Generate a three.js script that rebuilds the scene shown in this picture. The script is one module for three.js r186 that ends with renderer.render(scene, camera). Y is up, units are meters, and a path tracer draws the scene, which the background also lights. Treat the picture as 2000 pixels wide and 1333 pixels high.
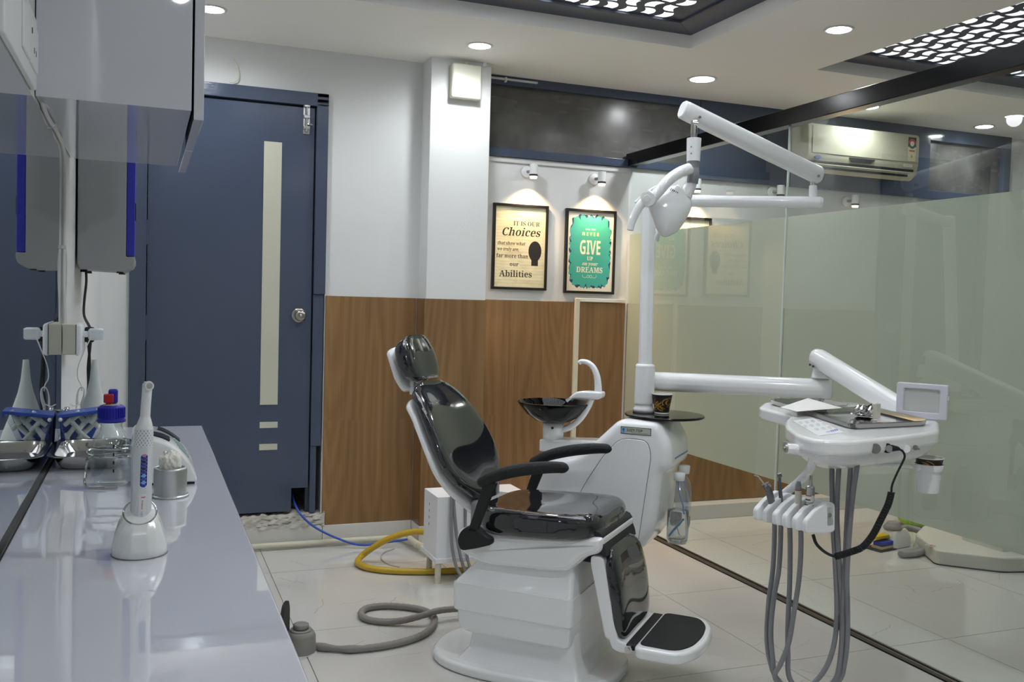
import * as THREE from 'three';
import { RoundedBoxGeometry } from 'three/addons/geometries/RoundedBoxGeometry.js';
import { mergeGeometries, mergeVertices, toCreasedNormals } from 'three/addons/utils/BufferGeometryUtils.js';
import { RectAreaLightUniformsLib } from 'three/addons/lights/RectAreaLightUniformsLib.js';

// ---------------------------------------------------------------- camera, lights, exposure
const scene = new THREE.Scene();
scene.background = new THREE.Color(0x000000);
const renderer = new THREE.WebGLRenderer({ antialias: true });
renderer.toneMapping = THREE.LinearToneMapping;
renderer.toneMappingExposure = 0.95;
renderer.shadowMap.enabled = true;
RectAreaLightUniformsLib.init();

const V = (x, y, z) => new THREE.Vector3(x, y, z);
const FOCAL = 1828.1, YAW = 0.374379, PITCH = -0.043659, ROLL = 0.028207;
const EYE = V(0.1866, 1.25, 4.651);
const FWD = V(Math.sin(YAW) * Math.cos(PITCH), Math.sin(PITCH), -Math.cos(YAW) * Math.cos(PITCH));
const RT0 = V(Math.cos(YAW), 0, Math.sin(YAW));
const UP0 = RT0.clone().cross(FWD);
const RT = RT0.clone().multiplyScalar(Math.cos(ROLL)).addScaledVector(UP0, Math.sin(ROLL));
const UPV = UP0.clone().multiplyScalar(Math.cos(ROLL)).addScaledVector(RT0, -Math.sin(ROLL));
const camera = new THREE.PerspectiveCamera(2 * Math.atan(666.5 / FOCAL) * 180 / Math.PI, 2000 / 1333, 0.05, 40);
camera.position.copy(EYE);
camera.quaternion.setFromRotationMatrix(new THREE.Matrix4().makeBasis(RT, UPV, FWD.clone().negate()));
scene.add(camera);

const COOL = new THREE.Color().setRGB(0.93, 0.97, 1.0);
const WARM = new THREE.Color().setRGB(1.0, 0.66, 0.34);
const DOWNLIGHT_CD = 2.1, PANEL_NITS = [5.8, 1.1], SPOT_CD = 2.0;
const CEIL = 2.44;                          // underside of the false ceiling
const PART_X = 2.735;                       // glass partition
const LAT = [                               // openings of the two ceiling grilles: x0, x1, z0, z1
  [0.55, 2.53, 0.845, 2.75],
  [3.29, 5.30, 0.80, 2.75],
];
LAT.forEach(([x0, x1, z0, z1], n) => {
  const l = new THREE.RectAreaLight(COOL, PANEL_NITS[n], x1 - x0 - 0.06, z1 - z0 - 0.06);
  l.position.set((x0 + x1) / 2, 2.652, (z0 + z1) / 2);
  l.lookAt((x0 + x1) / 2, 0, (z0 + z1) / 2);
  scene.add(l);
});

// ---------------------------------------------------------------- helpers
let SEED = 7;
const rnd = () => { SEED = (SEED * 1664525 + 1013904223) >>> 0; return SEED / 4294967296; };
const rr = (a, b) => a + (b - a) * rnd();
const S = v => new THREE.Color(v);
const at = (px, py, dep) => EYE.clone().add(
  FWD.clone().addScaledVector(RT, (px - 1000) / FOCAL).addScaledVector(UPV, -(py - 666.5) / FOCAL).multiplyScalar(dep));
function onPlane(px, py, axis, v) {
  const d = FWD.clone().addScaledVector(RT, (px - 1000) / FOCAL).addScaledVector(UPV, -(py - 666.5) / FOCAL);
  return EYE.clone().addScaledVector(d, (v - EYE[axis]) / d[axis]);
}
function mat(color, roughness = 0.5, o = {}) {
  const { metal = 0, ...rest } = o;
  return new THREE.MeshPhysicalMaterial({ color: color instanceof THREE.Color ? color : S(color), roughness, metalness: metal, ...rest });
}
const used = {};
function numbered(n) { const k = used[n] = (used[n] ?? -1) + 1; return k ? `${n}_${String(k).padStart(3, '0')}` : n; }
function mesh(name, geo, material, parent) {
  const m = new THREE.Mesh(geo, material); m.name = name; m.castShadow = m.receiveShadow = true;
  if (parent) parent.add(m); else { m.name = numbered(name); scene.add(m); }
  return m;
}
function struct(name, geo, material, label, category) {
  const m = mesh(name, geo, material); m.userData = { kind: 'structure', label, category }; return m;
}
function tag(o, label, category, group) { o.userData = { ...o.userData, label, category }; if (group) o.userData.group = group; return o; }
function thing(name, label, category, pos = [0, 0, 0], turn = 0, group) {
  const o = new THREE.Group(); o.name = numbered(name); o.position.set(...pos); o.rotation.y = turn; scene.add(o);
  return tag(o, label, category, group);
}
function single(name, geo, material, label, category, group) { return tag(mesh(name, geo, material), label, category, group); }
// box given by its two corners, edges rounded
function bx(x0, x1, y0, y1, z0, z1, r = 0.002) {
  const w = Math.abs(x1 - x0), h = Math.abs(y1 - y0), d = Math.abs(z1 - z0);
  const rad = Math.min(r, 0.49 * Math.min(w, h, d));
  const g = rad > 0 ? new RoundedBoxGeometry(w, h, d, rad > 0.008 ? 4 : 2, rad) : new THREE.BoxGeometry(w, h, d);
  g.translate((x0 + x1) / 2, (y0 + y1) / 2, (z0 + z1) / 2);
  return g;
}
const join = list => mergeGeometries(list.map(g => {
  const h = g.index ? g.toNonIndexed() : g.clone();
  for (const k of Object.keys(h.attributes)) if (!['position', 'normal', 'uv'].includes(k)) h.deleteAttribute(k);
  if (!h.attributes.uv) h.setAttribute('uv', new THREE.BufferAttribute(new Float32Array(h.attributes.position.count * 2), 2));
  return h;
}), false);
// uv in metres from the dominant axis of the normal
function uvMetres(g0, ox = 0, oy = 0, turn = false, s = 1) {
  const g = g0.index ? g0.toNonIndexed() : g0;
  const p = g.attributes.position, n = g.attributes.normal, uv = new Float32Array(p.count * 2);
  for (let i = 0; i < p.count; i++) {
    const ax = Math.abs(n.getX(i)), ay = Math.abs(n.getY(i)), az = Math.abs(n.getZ(i));
    let u, v;
    if (ay >= ax && ay >= az) { u = p.getX(i); v = p.getZ(i); } else if (ax >= az) { u = p.getZ(i); v = p.getY(i); } else { u = p.getX(i); v = p.getY(i); }
    if (turn) [u, v] = [v, u];
    uv[2 * i] = (u + ox) * s; uv[2 * i + 1] = (v + oy) * s;
  }
  g.setAttribute('uv', new THREE.BufferAttribute(uv, 2));
  return g;
}
// round bar along points, with closed ends; r may be a function of t
function tube(points, r, o = {}) {
  const { seg = Math.max(8, points.length * 6), rad = 12, tension = 0.5, straight = false, flat = 1 } = o;
  const pts = points.map(p => p.isVector3 ? p : V(...p));
  let curve;
  if (straight) { curve = new THREE.CurvePath(); for (let i = 0; i + 1 < pts.length; i++) curve.add(new THREE.LineCurve3(pts[i], pts[i + 1])); }
  else curve = pts.length === 2 ? new THREE.LineCurve3(pts[0], pts[1]) : new THREE.CatmullRomCurve3(pts, false, 'centripetal', tension);
  const n = pts.length === 2 ? (typeof r === 'function' ? 10 : 1) : seg;
  const fr = curve.computeFrenetFrames ? curve.computeFrenetFrames(n, false) : null;
  const rings = [];
  for (let i = 0; i <= n; i++) {
    const t = i / n, c = curve.getPointAt(t), R = typeof r === 'function' ? r(t) : r;
    const N = fr.normals[i], B = fr.binormals[i], ring = [];
    for (let k = 0; k < rad; k++) { const a = 2 * Math.PI * k / rad; ring.push(c.clone().addScaledVector(N, Math.cos(a) * R).addScaledVector(B, Math.sin(a) * R * flat)); }
    rings.push(ring);
  }
  return loft(rings, o.round ? { round: true } : {});
}
// surface through rings of points (same count), ends closed; smooth with creases
function loft(rings, o = {}) {
  const n = rings[0].length, pos = [], uv = [], idx = [];
  const put = (p, u, v) => { pos.push(p.x, p.y, p.z); uv.push(u, v); };
  rings.forEach((ring, i) => { for (let k = 0; k <= n; k++) put(ring[k % n], k / n, i / (rings.length - 1)); });
  for (let i = 0; i + 1 < rings.length; i++) for (let k = 0; k < n; k++) {
    const a = i * (n + 1) + k, b = a + 1, c = a + n + 1, d = c + 1;
    idx.push(a, b, c, b, d, c);
  }
  for (const e of [0, rings.length - 1]) {
    const ring = rings[e], c = ring.reduce((s, p) => s.add(p), V(0, 0, 0)).divideScalar(n), base = pos.length / 3;
    put(c, 0.5, 0.5); ring.forEach((p, k) => put(p, k / n, 0));
    for (let k = 0; k < n; k++) { const a = base + 1 + k, b = base + 1 + (k + 1) % n; e ? idx.push(base, a, b) : idx.push(base, b, a); }
  }
  let g = new THREE.BufferGeometry();
  g.setAttribute('position', new THREE.Float32BufferAttribute(pos, 3));
  g.setAttribute('uv', new THREE.Float32BufferAttribute(uv, 2));
  g.setIndex(idx);
  g = toCreasedNormals(g, o.crease ?? 0.7);
  return orient(g);
}
// make a closed surface face outward
function orient(g) {
  const p = g.attributes.position; let vol = 0;
  const a = V(0, 0, 0), b = V(0, 0, 0), c = V(0, 0, 0);
  for (let i = 0; i < p.count; i += 3) { a.fromBufferAttribute(p, i); b.fromBufferAttribute(p, i + 1); c.fromBufferAttribute(p, i + 2); vol += a.dot(b.clone().cross(c)); }
  if (vol < 0) {
    for (const k of Object.keys(g.attributes)) {
      const at_ = g.attributes[k], s = at_.itemSize, arr = at_.array;
      for (let i = 0; i < p.count; i += 3) for (let j = 0; j < s; j++) { const t = arr[(i + 1) * s + j]; arr[(i + 1) * s + j] = arr[(i + 2) * s + j]; arr[(i + 2) * s + j] = t; }
    }
    const nn = g.attributes.normal.array; for (let i = 0; i < nn.length; i++) nn[i] = -nn[i];
  }
  return g;
}
// cushion: superellipse in plan (length along x, width along z), rounded over its height y; dish > 0 hollows the top
function cushion(lx, lz, h, o = {}) {
  const { e = 4, round = 0.5, dish = 0, nu = 48, rings = 7, shape } = o, list = [];
  const plan = (a, s) => {
    const c = Math.cos(a), d = Math.sin(a), f = Math.pow(Math.pow(Math.abs(c), e) + Math.pow(Math.abs(d), e), -1 / e);
    return [c * f * s * lx / 2, d * f * s * lz / 2];
  };
  const ring = (s, y, k) => {
    const out = [];
    for (let i = 0; i < nu; i++) { let [x, z] = plan(2 * Math.PI * i / nu, s), yy = y; if (shape) [x, yy, z] = shape(x, y, z, k); out.push(V(x, yy, z)); }
    return out;
  };
  const edge = round * Math.min(h, lx, lz);
  const inset = q => 1 - 2 * q / Math.min(lx, lz);
  for (let i = 0; i <= rings; i++) { const a = Math.PI / 2 * i / rings; list.push(ring(inset(edge * (1 - Math.sin(a))), edge * (1 - Math.cos(a)), 0)); }
  for (let i = 0; i <= rings; i++) { const a = Math.PI / 2 * i / rings; list.push(ring(inset(edge * (1 - Math.cos(a))), h - edge * (1 - Math.sin(a)), 1)); }
  const top = inset(edge);
  for (const f of [0.85, 0.65, 0.4, 0.15]) list.push(ring(top * f, h - dish * (1 - f * f), 1));
  return loft(list, { crease: 1.2 });
}
function prism(pts, depth, o = {}) {       // outline in x,y swept along +z
  const s = new THREE.Shape(pts.map(p => new THREE.Vector2(p[0], p[1])));
  for (const h of o.holes ?? []) s.holes.push(new THREE.Path(h.map(p => new THREE.Vector2(p[0], p[1]))));
  const b = o.bevel ?? 0;
  const g = new THREE.ExtrudeGeometry(s, { depth: depth - 2 * b, bevelEnabled: b > 0, bevelThickness: b, bevelSize: b, bevelOffset: -b, bevelSegments: o.seg ?? 3, curveSegments: 8 });
  g.translate(0, 0, b);
  return g;
}
// rounded corners for a polygon
function rounded(pts, r, n = 5) {
  const out = [];
  for (let i = 0; i < pts.length; i++) {
    const p = pts[i], a = pts[(i + pts.length - 1) % pts.length], b = pts[(i + 1) % pts.length];
    const R = Array.isArray(r) ? r[i] : r;
    const la = Math.hypot(a[0] - p[0], a[1] - p[1]), lb = Math.hypot(b[0] - p[0], b[1] - p[1]);
    const q = Math.min(R, la * 0.45, lb * 0.45);
    const s = [p[0] + (a[0] - p[0]) / la * q, p[1] + (a[1] - p[1]) / la * q], e = [p[0] + (b[0] - p[0]) / lb * q, p[1] + (b[1] - p[1]) / lb * q];
    for (let k = 0; k <= n; k++) { const t = k / n; out.push([(1 - t) ** 2 * s[0] + 2 * t * (1 - t) * p[0] + t * t * e[0], (1 - t) ** 2 * s[1] + 2 * t * (1 - t) * p[1] + t * t * e[1]]); }
  }
  return out;
}
const rrect = (x0, y0, x1, y1, r, n = 5) => rounded([[x0, y0], [x1, y0], [x1, y1], [x0, y1]], r, n);
function lathe(profile, seg = 40) { return new THREE.LatheGeometry(profile.map(p => new THREE.Vector2(Math.max(p[0], 0), p[1])), seg); }
function rod(r0, r1, h, seg = 24) { return new THREE.CylinderGeometry(r1, r0, h, seg); }
// cylinder between two points
function bar(a, b, r0, r1 = r0, seg = 20) {
  const A = a.isVector3 ? a : V(...a), B = b.isVector3 ? b : V(...b), d = B.clone().sub(A);
  const g = new THREE.CylinderGeometry(r1, r0, d.length(), seg);
  g.applyQuaternion(new THREE.Quaternion().setFromUnitVectors(V(0, 1, 0), d.clone().normalize()));
  g.translate((A.x + B.x) / 2, (A.y + B.y) / 2, (A.z + B.z) / 2);
  return g;
}
const move = (g, x, y, z) => g.translate(x, y, z);

// ---------------------------------------------------------------- textures
function noise2(w, h, cell, seed) {       // tileable value noise
  let s = seed; const R = () => { s = (s * 1664525 + 1013904223) >>> 0; return s / 4294967296; };
  const cx = Math.max(1, Math.round(w / cell[0])), cy = Math.max(1, Math.round(h / cell[1])), gnd = new Float32Array(cx * cy).map(R);
  const f = t => t * t * (3 - 2 * t), out = new Float32Array(w * h);
  for (let y = 0; y < h; y++) for (let x = 0; x < w; x++) {
    const fx = x / w * cx, fy = y / h * cy, x0 = Math.floor(fx), y0 = Math.floor(fy), u = f(fx - x0), v = f(fy - y0);
    const a = gnd[y0 % cy * cx + x0 % cx], b = gnd[y0 % cy * cx + (x0 + 1) % cx], c = gnd[(y0 + 1) % cy * cx + x0 % cx], d = gnd[(y0 + 1) % cy * cx + (x0 + 1) % cx];
    out[y * w + x] = a + (b - a) * u + (c - a) * v + (a - b - c + d) * u * v;
  }
  return out;
}
function dataTex(w, h, fn, o = {}) {
  const d = new Uint8Array(w * h * 4);
  for (let i = 0; i < w * h; i++) { const c = fn(i % w, Math.floor(i / w), i); d[4 * i] = c[0]; d[4 * i + 1] = c[1]; d[4 * i + 2] = c[2]; d[4 * i + 3] = 255; }
  const t = new THREE.DataTexture(d, w, h);
  t.wrapS = t.wrapT = THREE.RepeatWrapping; t.magFilter = THREE.LinearFilter; t.minFilter = THREE.LinearMipmapLinearFilter; t.generateMipmaps = true;
  if (o.srgb) t.colorSpace = THREE.SRGBColorSpace;
  if (o.repeat) t.repeat.set(...o.repeat);
  t.needsUpdate = true;
  return t;
}
function canvasTex(w, h, draw) {
  const c = document.createElement('canvas'); c.width = w; c.height = h; draw(c.getContext('2d'), w, h);
  const t = new THREE.CanvasTexture(c); t.colorSpace = THREE.SRGBColorSpace; return t;
}
const clamp = v => Math.max(0, Math.min(255, v));
// veneer: 0.5 m by 1.25 m, grain along v, cathedral figure
function woodTex(seed, base, centre) {
  const w = 512, h = 1024, a = noise2(w, h, [128, 512], seed), b = noise2(w, h, [6, 340], seed + 3), c = noise2(w, h, [2, 60], seed + 5), e = noise2(w, h, [60, 256], seed + 9);
  return dataTex(w, h, (x, y, i) => {
    const u = x / w - centre, v = y / h;
    const q = Math.abs(u) * 9 + (a[i] - 0.5) * 2.2 - Math.exp(-u * u * 30) * (v * 3.4 % 1.7) * 1.6;
    const ring = 0.5 + 0.5 * Math.sin(q * 5.5 + e[i] * 3);
    const k = 0.88 + 0.08 * ring + 0.08 * (b[i] - 0.5) + 0.05 * (c[i] - 0.5) + 0.14 * (a[i] - 0.5) + 0.04;
    return [clamp(base[0] * k), clamp(base[1] * k * (0.985 + 0.02 * ring)), clamp(base[2] * k * (0.96 + 0.05 * ring))];
  }, { srgb: true, repeat: [2, 0.8] });
}
// polished porcelain tile with hair veins
function tileTex(seed) {
  const n = 512, c = document.createElement('canvas'); c.width = c.height = n;
  const g = c.getContext('2d'); g.fillStyle = '#d4d2cd'; g.fillRect(0, 0, n, n);
  let s = seed; const R = () => { s = (s * 1664525 + 1013904223) >>> 0; return s / 4294967296; };
  for (let k = 0; k < 9; k++) {
    let x = R() * n, y = R() * n, d = R() * 6.28; g.strokeStyle = `rgba(140,138,132,${0.22 + 0.4 * R()})`; g.lineWidth = 0.8 + R();
    g.beginPath(); g.moveTo(x, y);
    for (let i = 0; i < 10 + R() * 12; i++) { const e = d + (R() - 0.5) * 1.3; x += Math.cos(e) * 8; y += Math.sin(e) * 8; g.lineTo(x, y); }
    g.stroke();
  }
  for (let k = 0; k < 5; k++) { g.fillStyle = `rgba(90,85,75,${0.3 * R()})`; g.fillRect(R() * n, R() * n, 1.5, 1.5); }
  const t = new THREE.CanvasTexture(c); t.colorSpace = THREE.SRGBColorSpace; return t;
}
const grainN = noise2(512, 512, [3, 3], 11), grainM = noise2(512, 512, [40, 40], 12), grainC = noise2(512, 512, [170, 170], 13);
const plasterBump = dataTex(512, 512, (x, y, i) => { const v = 120 + 60 * (grainM[i] - 0.5) + 40 * (grainN[i] - 0.5); return [v, v, v]; });
const paintRough = dataTex(512, 512, (x, y, i) => { const v = 190 + 60 * (grainM[i] - 0.5) + 50 * (grainC[i] - 0.5); return [v, v, v]; });
const brushed = dataTex(256, 256, (() => { const b = noise2(256, 256, [2, 90], 31); return (x, y, i) => { const v = 120 + 110 * (b[i] - 0.5); return [v, v, v]; }; })());

// ---------------------------------------------------------------- materials
const M = {
  wall: mat('#dfe0df', 0.75, { bumpMap: plasterBump, bumpScale: 0.0008 }),
  ceiling: mat('#faf7f2', 0.9),
  recess: mat('#d3d5da', 0.8),
  blue: mat('#485266', 0.17, { bumpMap: plasterBump, bumpScale: 0.0006, roughnessMap: paintRough }),
  bluePlain: mat('#465062', 0.35, { bumpMap: plasterBump, bumpScale: 0.0005 }),
  slate: mat('#4a4e5c', 0.5),
  black: mat('#0a0b0d', 0.16, { specularIntensity: 0.6 }),
  blackMatte: mat('#17181a', 0.6),
  rubber: mat('#1b1c1d', 0.75),
  white: mat('#f1f2f3', 0.22, { clearcoat: 0.6, clearcoatRoughness: 0.08 }),
  whiteSoft: mat('#eeeff1', 0.4),
  whiteMatte: mat('#dfdfdc', 0.65),
  laminate: mat('#e3e4ee', 0.03, { ior: 1.7, clearcoat: 0.7, clearcoatRoughness: 0.01 }),
  vinyl: mat('#1d1e22', 0.08, { clearcoat: 1, clearcoatRoughness: 0.015, specularIntensity: 0.8 }),
  vinylMatte: mat('#1b1c20', 0.45),
  chrome: mat('#d5d5d5', 0.07, { metal: 1 }),
  steel: mat('#c4c3c1', 0.12, { metal: 1 }),
  nickel: mat('#a5a199', 0.3, { metal: 1 }),
  alu: mat('#d2d3d5', 0.35, { metal: 1, bumpMap: brushed, bumpScale: 0.0003 }),
  grey: mat('#8c8c90', 0.45),
  hose: mat('#86868a', 0.5),
  ivory: mat('#d9d7c5', 0.5),
  cream: mat('#c7c6b4', 0.55, { bumpMap: plasterBump, bumpScale: 0.0006 }),
  glass: mat('#f1f7f3', 0.0, { transmission: 1, ior: 1.62 }),
  clear: mat('#f3f6f8', 0.03, { transmission: 1, ior: 1.45 }),
  film: mat(new THREE.Color().setRGB(0.62, 0.635, 0.535), 1.0, { transmission: 0.5, ior: 1.3 }),
  mirror: mat(new THREE.Color().setRGB(0.50, 0.54, 0.545), 0.015, { metal: 1 }),
  pvc: mat('#d8d3bd', 0.45),
  silver: mat('#9fa0a3', 0.35, { metal: 0.6 }),
  blueLid: mat('#2f52b4', 0.35),
  capBlue: mat('#1f1fa8', 0.4),
  red: mat('#b01722', 0.4),
  cotton: mat('#efece2', 0.95),
};
const WOOD = [woodTex(101, [146, 112, 72], 0.55), woodTex(202, [141, 108, 70], 0.42), woodTex(303, [147, 112, 75], 0.6)]
  .map(t => mat('#ffffff', 0.32, { map: t }));
// ---------------------------------------------------------------- the room
const ROOM = { x1: 6.3, z1: 6.2 };
// floor: bed and square tiles
const floor = struct('floor', bx(-0.2, ROOM.x1 + 0.2, -0.2, -0.004, -1.3, ROOM.z1 + 0.2, 0), mat('#8f8c84', 0.8), 'white polished tile floor of the clinic', 'floor');
{
  const P = 0.78, J = 0.0015, tmats = [1, 2, 3, 4].map(k => mat('#ffffff', 0.1, { map: tileTex(k * 97), clearcoat: 0.3, clearcoatRoughness: 0.03 }));
  const tg = new THREE.BoxGeometry(P - 2 * J, 0.012, P - 2 * J);
  for (let i = 0; i < 9; i++) for (let j = 0; j < 9; j++) {
    const x0 = 0.72 - P + P * i, z0 = -0.36 + P * j, X0 = Math.max(x0 + J, 0), X1 = Math.min(x0 + P - J, ROOM.x1), Z0 = Math.max(z0 + J, -0.1), Z1 = Math.min(z0 + P - J, ROOM.z1);
    if (X1 - X0 < 0.02 || Z1 - Z0 < 0.02) continue;
    const full = X1 - X0 > P - 4 * J && Z1 - Z0 > P - 4 * J;
    const t = mesh('tile', full ? tg : new THREE.BoxGeometry(X1 - X0, 0.012, Z1 - Z0), tmats[(i * 7 + j * 3) % 4], floor);
    t.position.set((X0 + X1) / 2, -0.006, (Z0 + Z1) / 2);
    if (full) t.rotation.y = ((i * 5 + j * 3) % 4) * Math.PI / 2;
  }
}
// walls
struct('wall_left', uvMetres(bx(-0.2, 0, 0, 2.8, -0.12, ROOM.z1 + 0.2, 0)), M.wall, 'white painted wall behind the counter', 'wall');
struct('wall_right', uvMetres(bx(ROOM.x1, ROOM.x1 + 0.2, 0, 2.8, -0.3, ROOM.z1 + 0.2, 0)), M.wall, 'white painted far wall of the room behind glass', 'wall');
struct('wall_front', uvMetres(bx(-0.2, ROOM.x1 + 0.2, 0, 2.8, ROOM.z1, ROOM.z1 + 0.2, 0)), M.wall, 'white painted wall facing the door', 'wall');
const FRONT = 0, WB = -0.08, PZ = 0.142, PX0 = 1.49, PX1 = 1.806;
const wallBack = struct('wall_back', uvMetres(join([
  bx(-0.2, 0.118, 0, 2.8, -1.3, -0.12, 0), bx(1.012, ROOM.x1 + 0.2, 0, 2.8, -1.3, -0.12, 0), bx(0.118, 1.012, 2.228, 2.8, -1.3, -0.12, 0), bx(0.118, 1.012, 0, 2.228, -1.3, -1.15, 0), bx(0.118, 1.012, 0, 0.12, -1.15, -0.08, 0),
  bx(0, 0.118, 0, 2.8, -0.12, FRONT, 0), bx(0.118, 1.012, 2.228, 2.8, -0.12, FRONT, 0), bx(1.012, PX0, 0, 2.8, -0.12, FRONT, 0),
  bx(PX1, ROOM.x1, 0, 2.02, -0.12, WB, 0), bx(5.62, ROOM.x1, 2.02, 2.8, -0.12, WB, 0), bx(PX1, 5.62, 2.44, 2.8, -0.12, WB, 0),
])), M.wall, 'white painted wall with the blue door and framed posters', 'wall');
// pillar
const pillar = struct('wall_pillar', uvMetres(bx(PX0, PX1, 0, 2.6, -0.12, PZ, 0.004)), M.wall, 'white square pillar between the blue door and the posters', 'wall');
// wood panelling, one board per face
function panel(x0, x1, y0, y1, z0, z1, k, parent, ox) { return mesh('panel', uvMetres(bx(x0, x1, y0, y1, z0, z1, 0.0015), ox, 0), WOOD[k], parent); }
panel(1.018, 1.478, 0.1, 1.246, FRONT, 0.009, 0, wallBack, 0.23);
panel(PX0 - 0.009, PX0, 0.1, 1.246, 0.009, PZ + 0.008, 1, pillar, 0.6);
panel(PX0 - 0.009, PX1 + 0.001, 0.1, 1.246, PZ, PZ + 0.009, 1, pillar, 0.27);
panel(PX1, 2.727, 0.09, 1.25, WB, WB + 0.009, 2, wallBack, -0.02);
panel(2.743, 3.95, 0.09, 1.25, WB, WB + 0.009, 0, wallBack, 0.1);
panel(3.953, 5.15, 0.09, 1.25, WB, WB + 0.009, 1, wallBack, 0.33);
panel(5.153, ROOM.x1, 0.09, 1.25, WB, WB + 0.009, 2, wallBack, 0.4);
// skirting tiles, rough sill under the door, ledge under the panelling
const tileSkirt = mat('#dcdad3', 0.3);
struct('baseboard_door', join([bx(0.36, 1.02, 0, 0.1, FRONT, 0.013), bx(1.022, PX0 - 0.012, 0, 0.1, FRONT, 0.013)]), tileSkirt, 'white tile skirting below the wood panel beside the door', 'skirting');
struct('baseboard_pillar', join([bx(PX0 - 0.012, PX0, 0, 0.1, 0.014, PZ + 0.01), bx(PX0 - 0.012, PX1 + 0.003, 0, 0.1, PZ, PZ + 0.012)]), tileSkirt, 'white tile skirting around the foot of the pillar', 'skirting');
struct('baseboard_wall', bx(PX1, ROOM.x1, 0, 0.085, WB, 0.02, 0.003), mat('#d5d3cd', 0.35), 'white stone ledge along the foot of the panelled wall', 'ledge');
{ // crumbling plaster sill
  const g = new THREE.BoxGeometry(0.86, 0.066, 0.10, 60, 8, 10), p = g.attributes.position;
  for (let i = 0; i < p.count; i++) {
    const x = p.getX(i), y = p.getY(i), z = p.getZ(i), n = Math.sin(x * 61) * Math.cos(y * 90 + x * 23) + Math.sin(x * 143 + z * 60) * 0.6 + Math.sin(x * 311 + y * 200) * 0.4;
    if (z > 0.03) p.setZ(i, z + n * 0.005); if (y > 0.02) p.setY(i, y + n * 0.005);
  }
  g.computeVertexNormals(); g.translate(0.60, 0.131, -0.034);
  const t = dataTex(256, 128, (() => { const a = noise2(256, 128, [5, 5], 5), b = noise2(256, 128, [18, 14], 6); return (x, y, i) => { const d = a[i] * 0.5 + b[i] * 0.6; const v = d < 0.30 ? 120 : d < 0.36 ? 165 : 210 + 18 * (a[i] - 0.5); return [v, v * 0.975, v * 0.93]; }; })(), { srgb: true });
  struct('trim_sill', g, mat('#ffffff', 0.95, { map: t }), 'crumbling white plaster sill under the blue door', 'sill');
}
// ---------------------------------------------------------------- door
{
  const d = thing('door_1', 'blue painted door with a narrow cream vertical strip', 'door', [0, 0, 0]);
  d.userData.kind = 'structure';
  const fr = mesh('door_frame', join([
    bx(0.118, 0.19, 0.165, 2.228, -0.1, 0.02, 0.003), bx(0.118, 1.012, 2.165, 2.228, -0.1, 0.02, 0.003),
    bx(0.955, 1.012, 1.252, 2.228, -0.1, 0.02, 0.003), bx(0.955, 1.006, 0.50, 1.252, -0.1, 0.012, 0.003), bx(0.955, 0.985, 0.165, 0.50, -0.1, 0.008, 0.003),
    bx(0.188, 0.957, 2.145, 2.17, -0.09, -0.032, 0.002), bx(0.94, 0.957, 0.165, 2.165, -0.09, -0.036, 0.002),
  ]), M.blue, d);
  const y0 = 0.178, hole = [[0.868, y0], [0.868, 0.292], [0.949, 0.292]];
  const leaf = mesh('door_leaf', uvMetres(prism([[0.193, y0], ...hole, [0.949, 2.158], [0.193, 2.158]], 0.03, { bevel: 0.002 })), M.blue, d);
  leaf.position.z = -0.031;
  const strip = (x0, x1, a, b) => mesh('insert_strip', uvMetres(bx(x0, x1, a, b, -0.003, 0.0025, 0.001)), M.cream, d);
  const st = strip(0.71, 0.794, 0.708, 1.978); st.userData.label = 'long cream strip';
  strip(0.71, 0.796, 0.594, 0.624); strip(0.71, 0.796, 0.486, 0.516);
  // knob
  const k = new THREE.Group(); k.name = 'door_knob'; k.position.set(0.888, 1.146, 0); k.rotation.x = Math.PI / 2; d.add(k);
  mesh('rose', lathe([[0, 0], [0.036, 0], [0.036, 0.004], [0.03, 0.010], [0.012, 0.012], [0, 0.012]]), M.nickel, k);
  mesh('knob', lathe([[0.012, 0.01], [0.012, 0.03], [0.02, 0.036], [0.027, 0.046], [0.027, 0.056], [0.022, 0.066], [0.011, 0.069], [0.011, 0.066], [0, 0.066]]), M.nickel, k);
  mesh('lock_button', lathe([[0.0075, 0.064], [0.0075, 0.071], [0.005, 0.073], [0, 0.073]]), M.chrome, k);
  // tower bolt
  const b = new THREE.Group(); b.name = 'tower_bolt'; b.position.set(0.908, 2.028, 0); d.add(b);
  mesh('bolt_plate', bx(-0.016, 0.016, 0, 0.155, 0, 0.004, 0.001), M.steel, b);
  mesh('bolt_rod', bar([0, 0.01, 0.011], [0, 0.165, 0.011], 0.006), M.steel, b);
  for (const y of [0.022, 0.075, 0.128]) mesh('bolt_guide', bx(-0.015, 0.015, y, y + 0.016, 0.002, 0.019, 0.003), M.steel, b);
  mesh('bolt_handle', tube([[0, 0.048, 0.012], [0.01, 0.047, 0.018], [0.028, 0.045, 0.02]], 0.0035), M.steel, b);
  for (const y of [0.42, 1.02, 1.46, 1.95]) mesh('hinge', join([bar([0.1915, y, 0.004], [0.1915, y + 0.11, 0.004], 0.006), bar([0.1915, y - 0.004, 0.004], [0.1915, y, 0.004], 0.004), bar([0.1915, y + 0.11, 0.004], [0.1915, y + 0.114, 0.004], 0.004)]), M.bluePlain, d);
}
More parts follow.
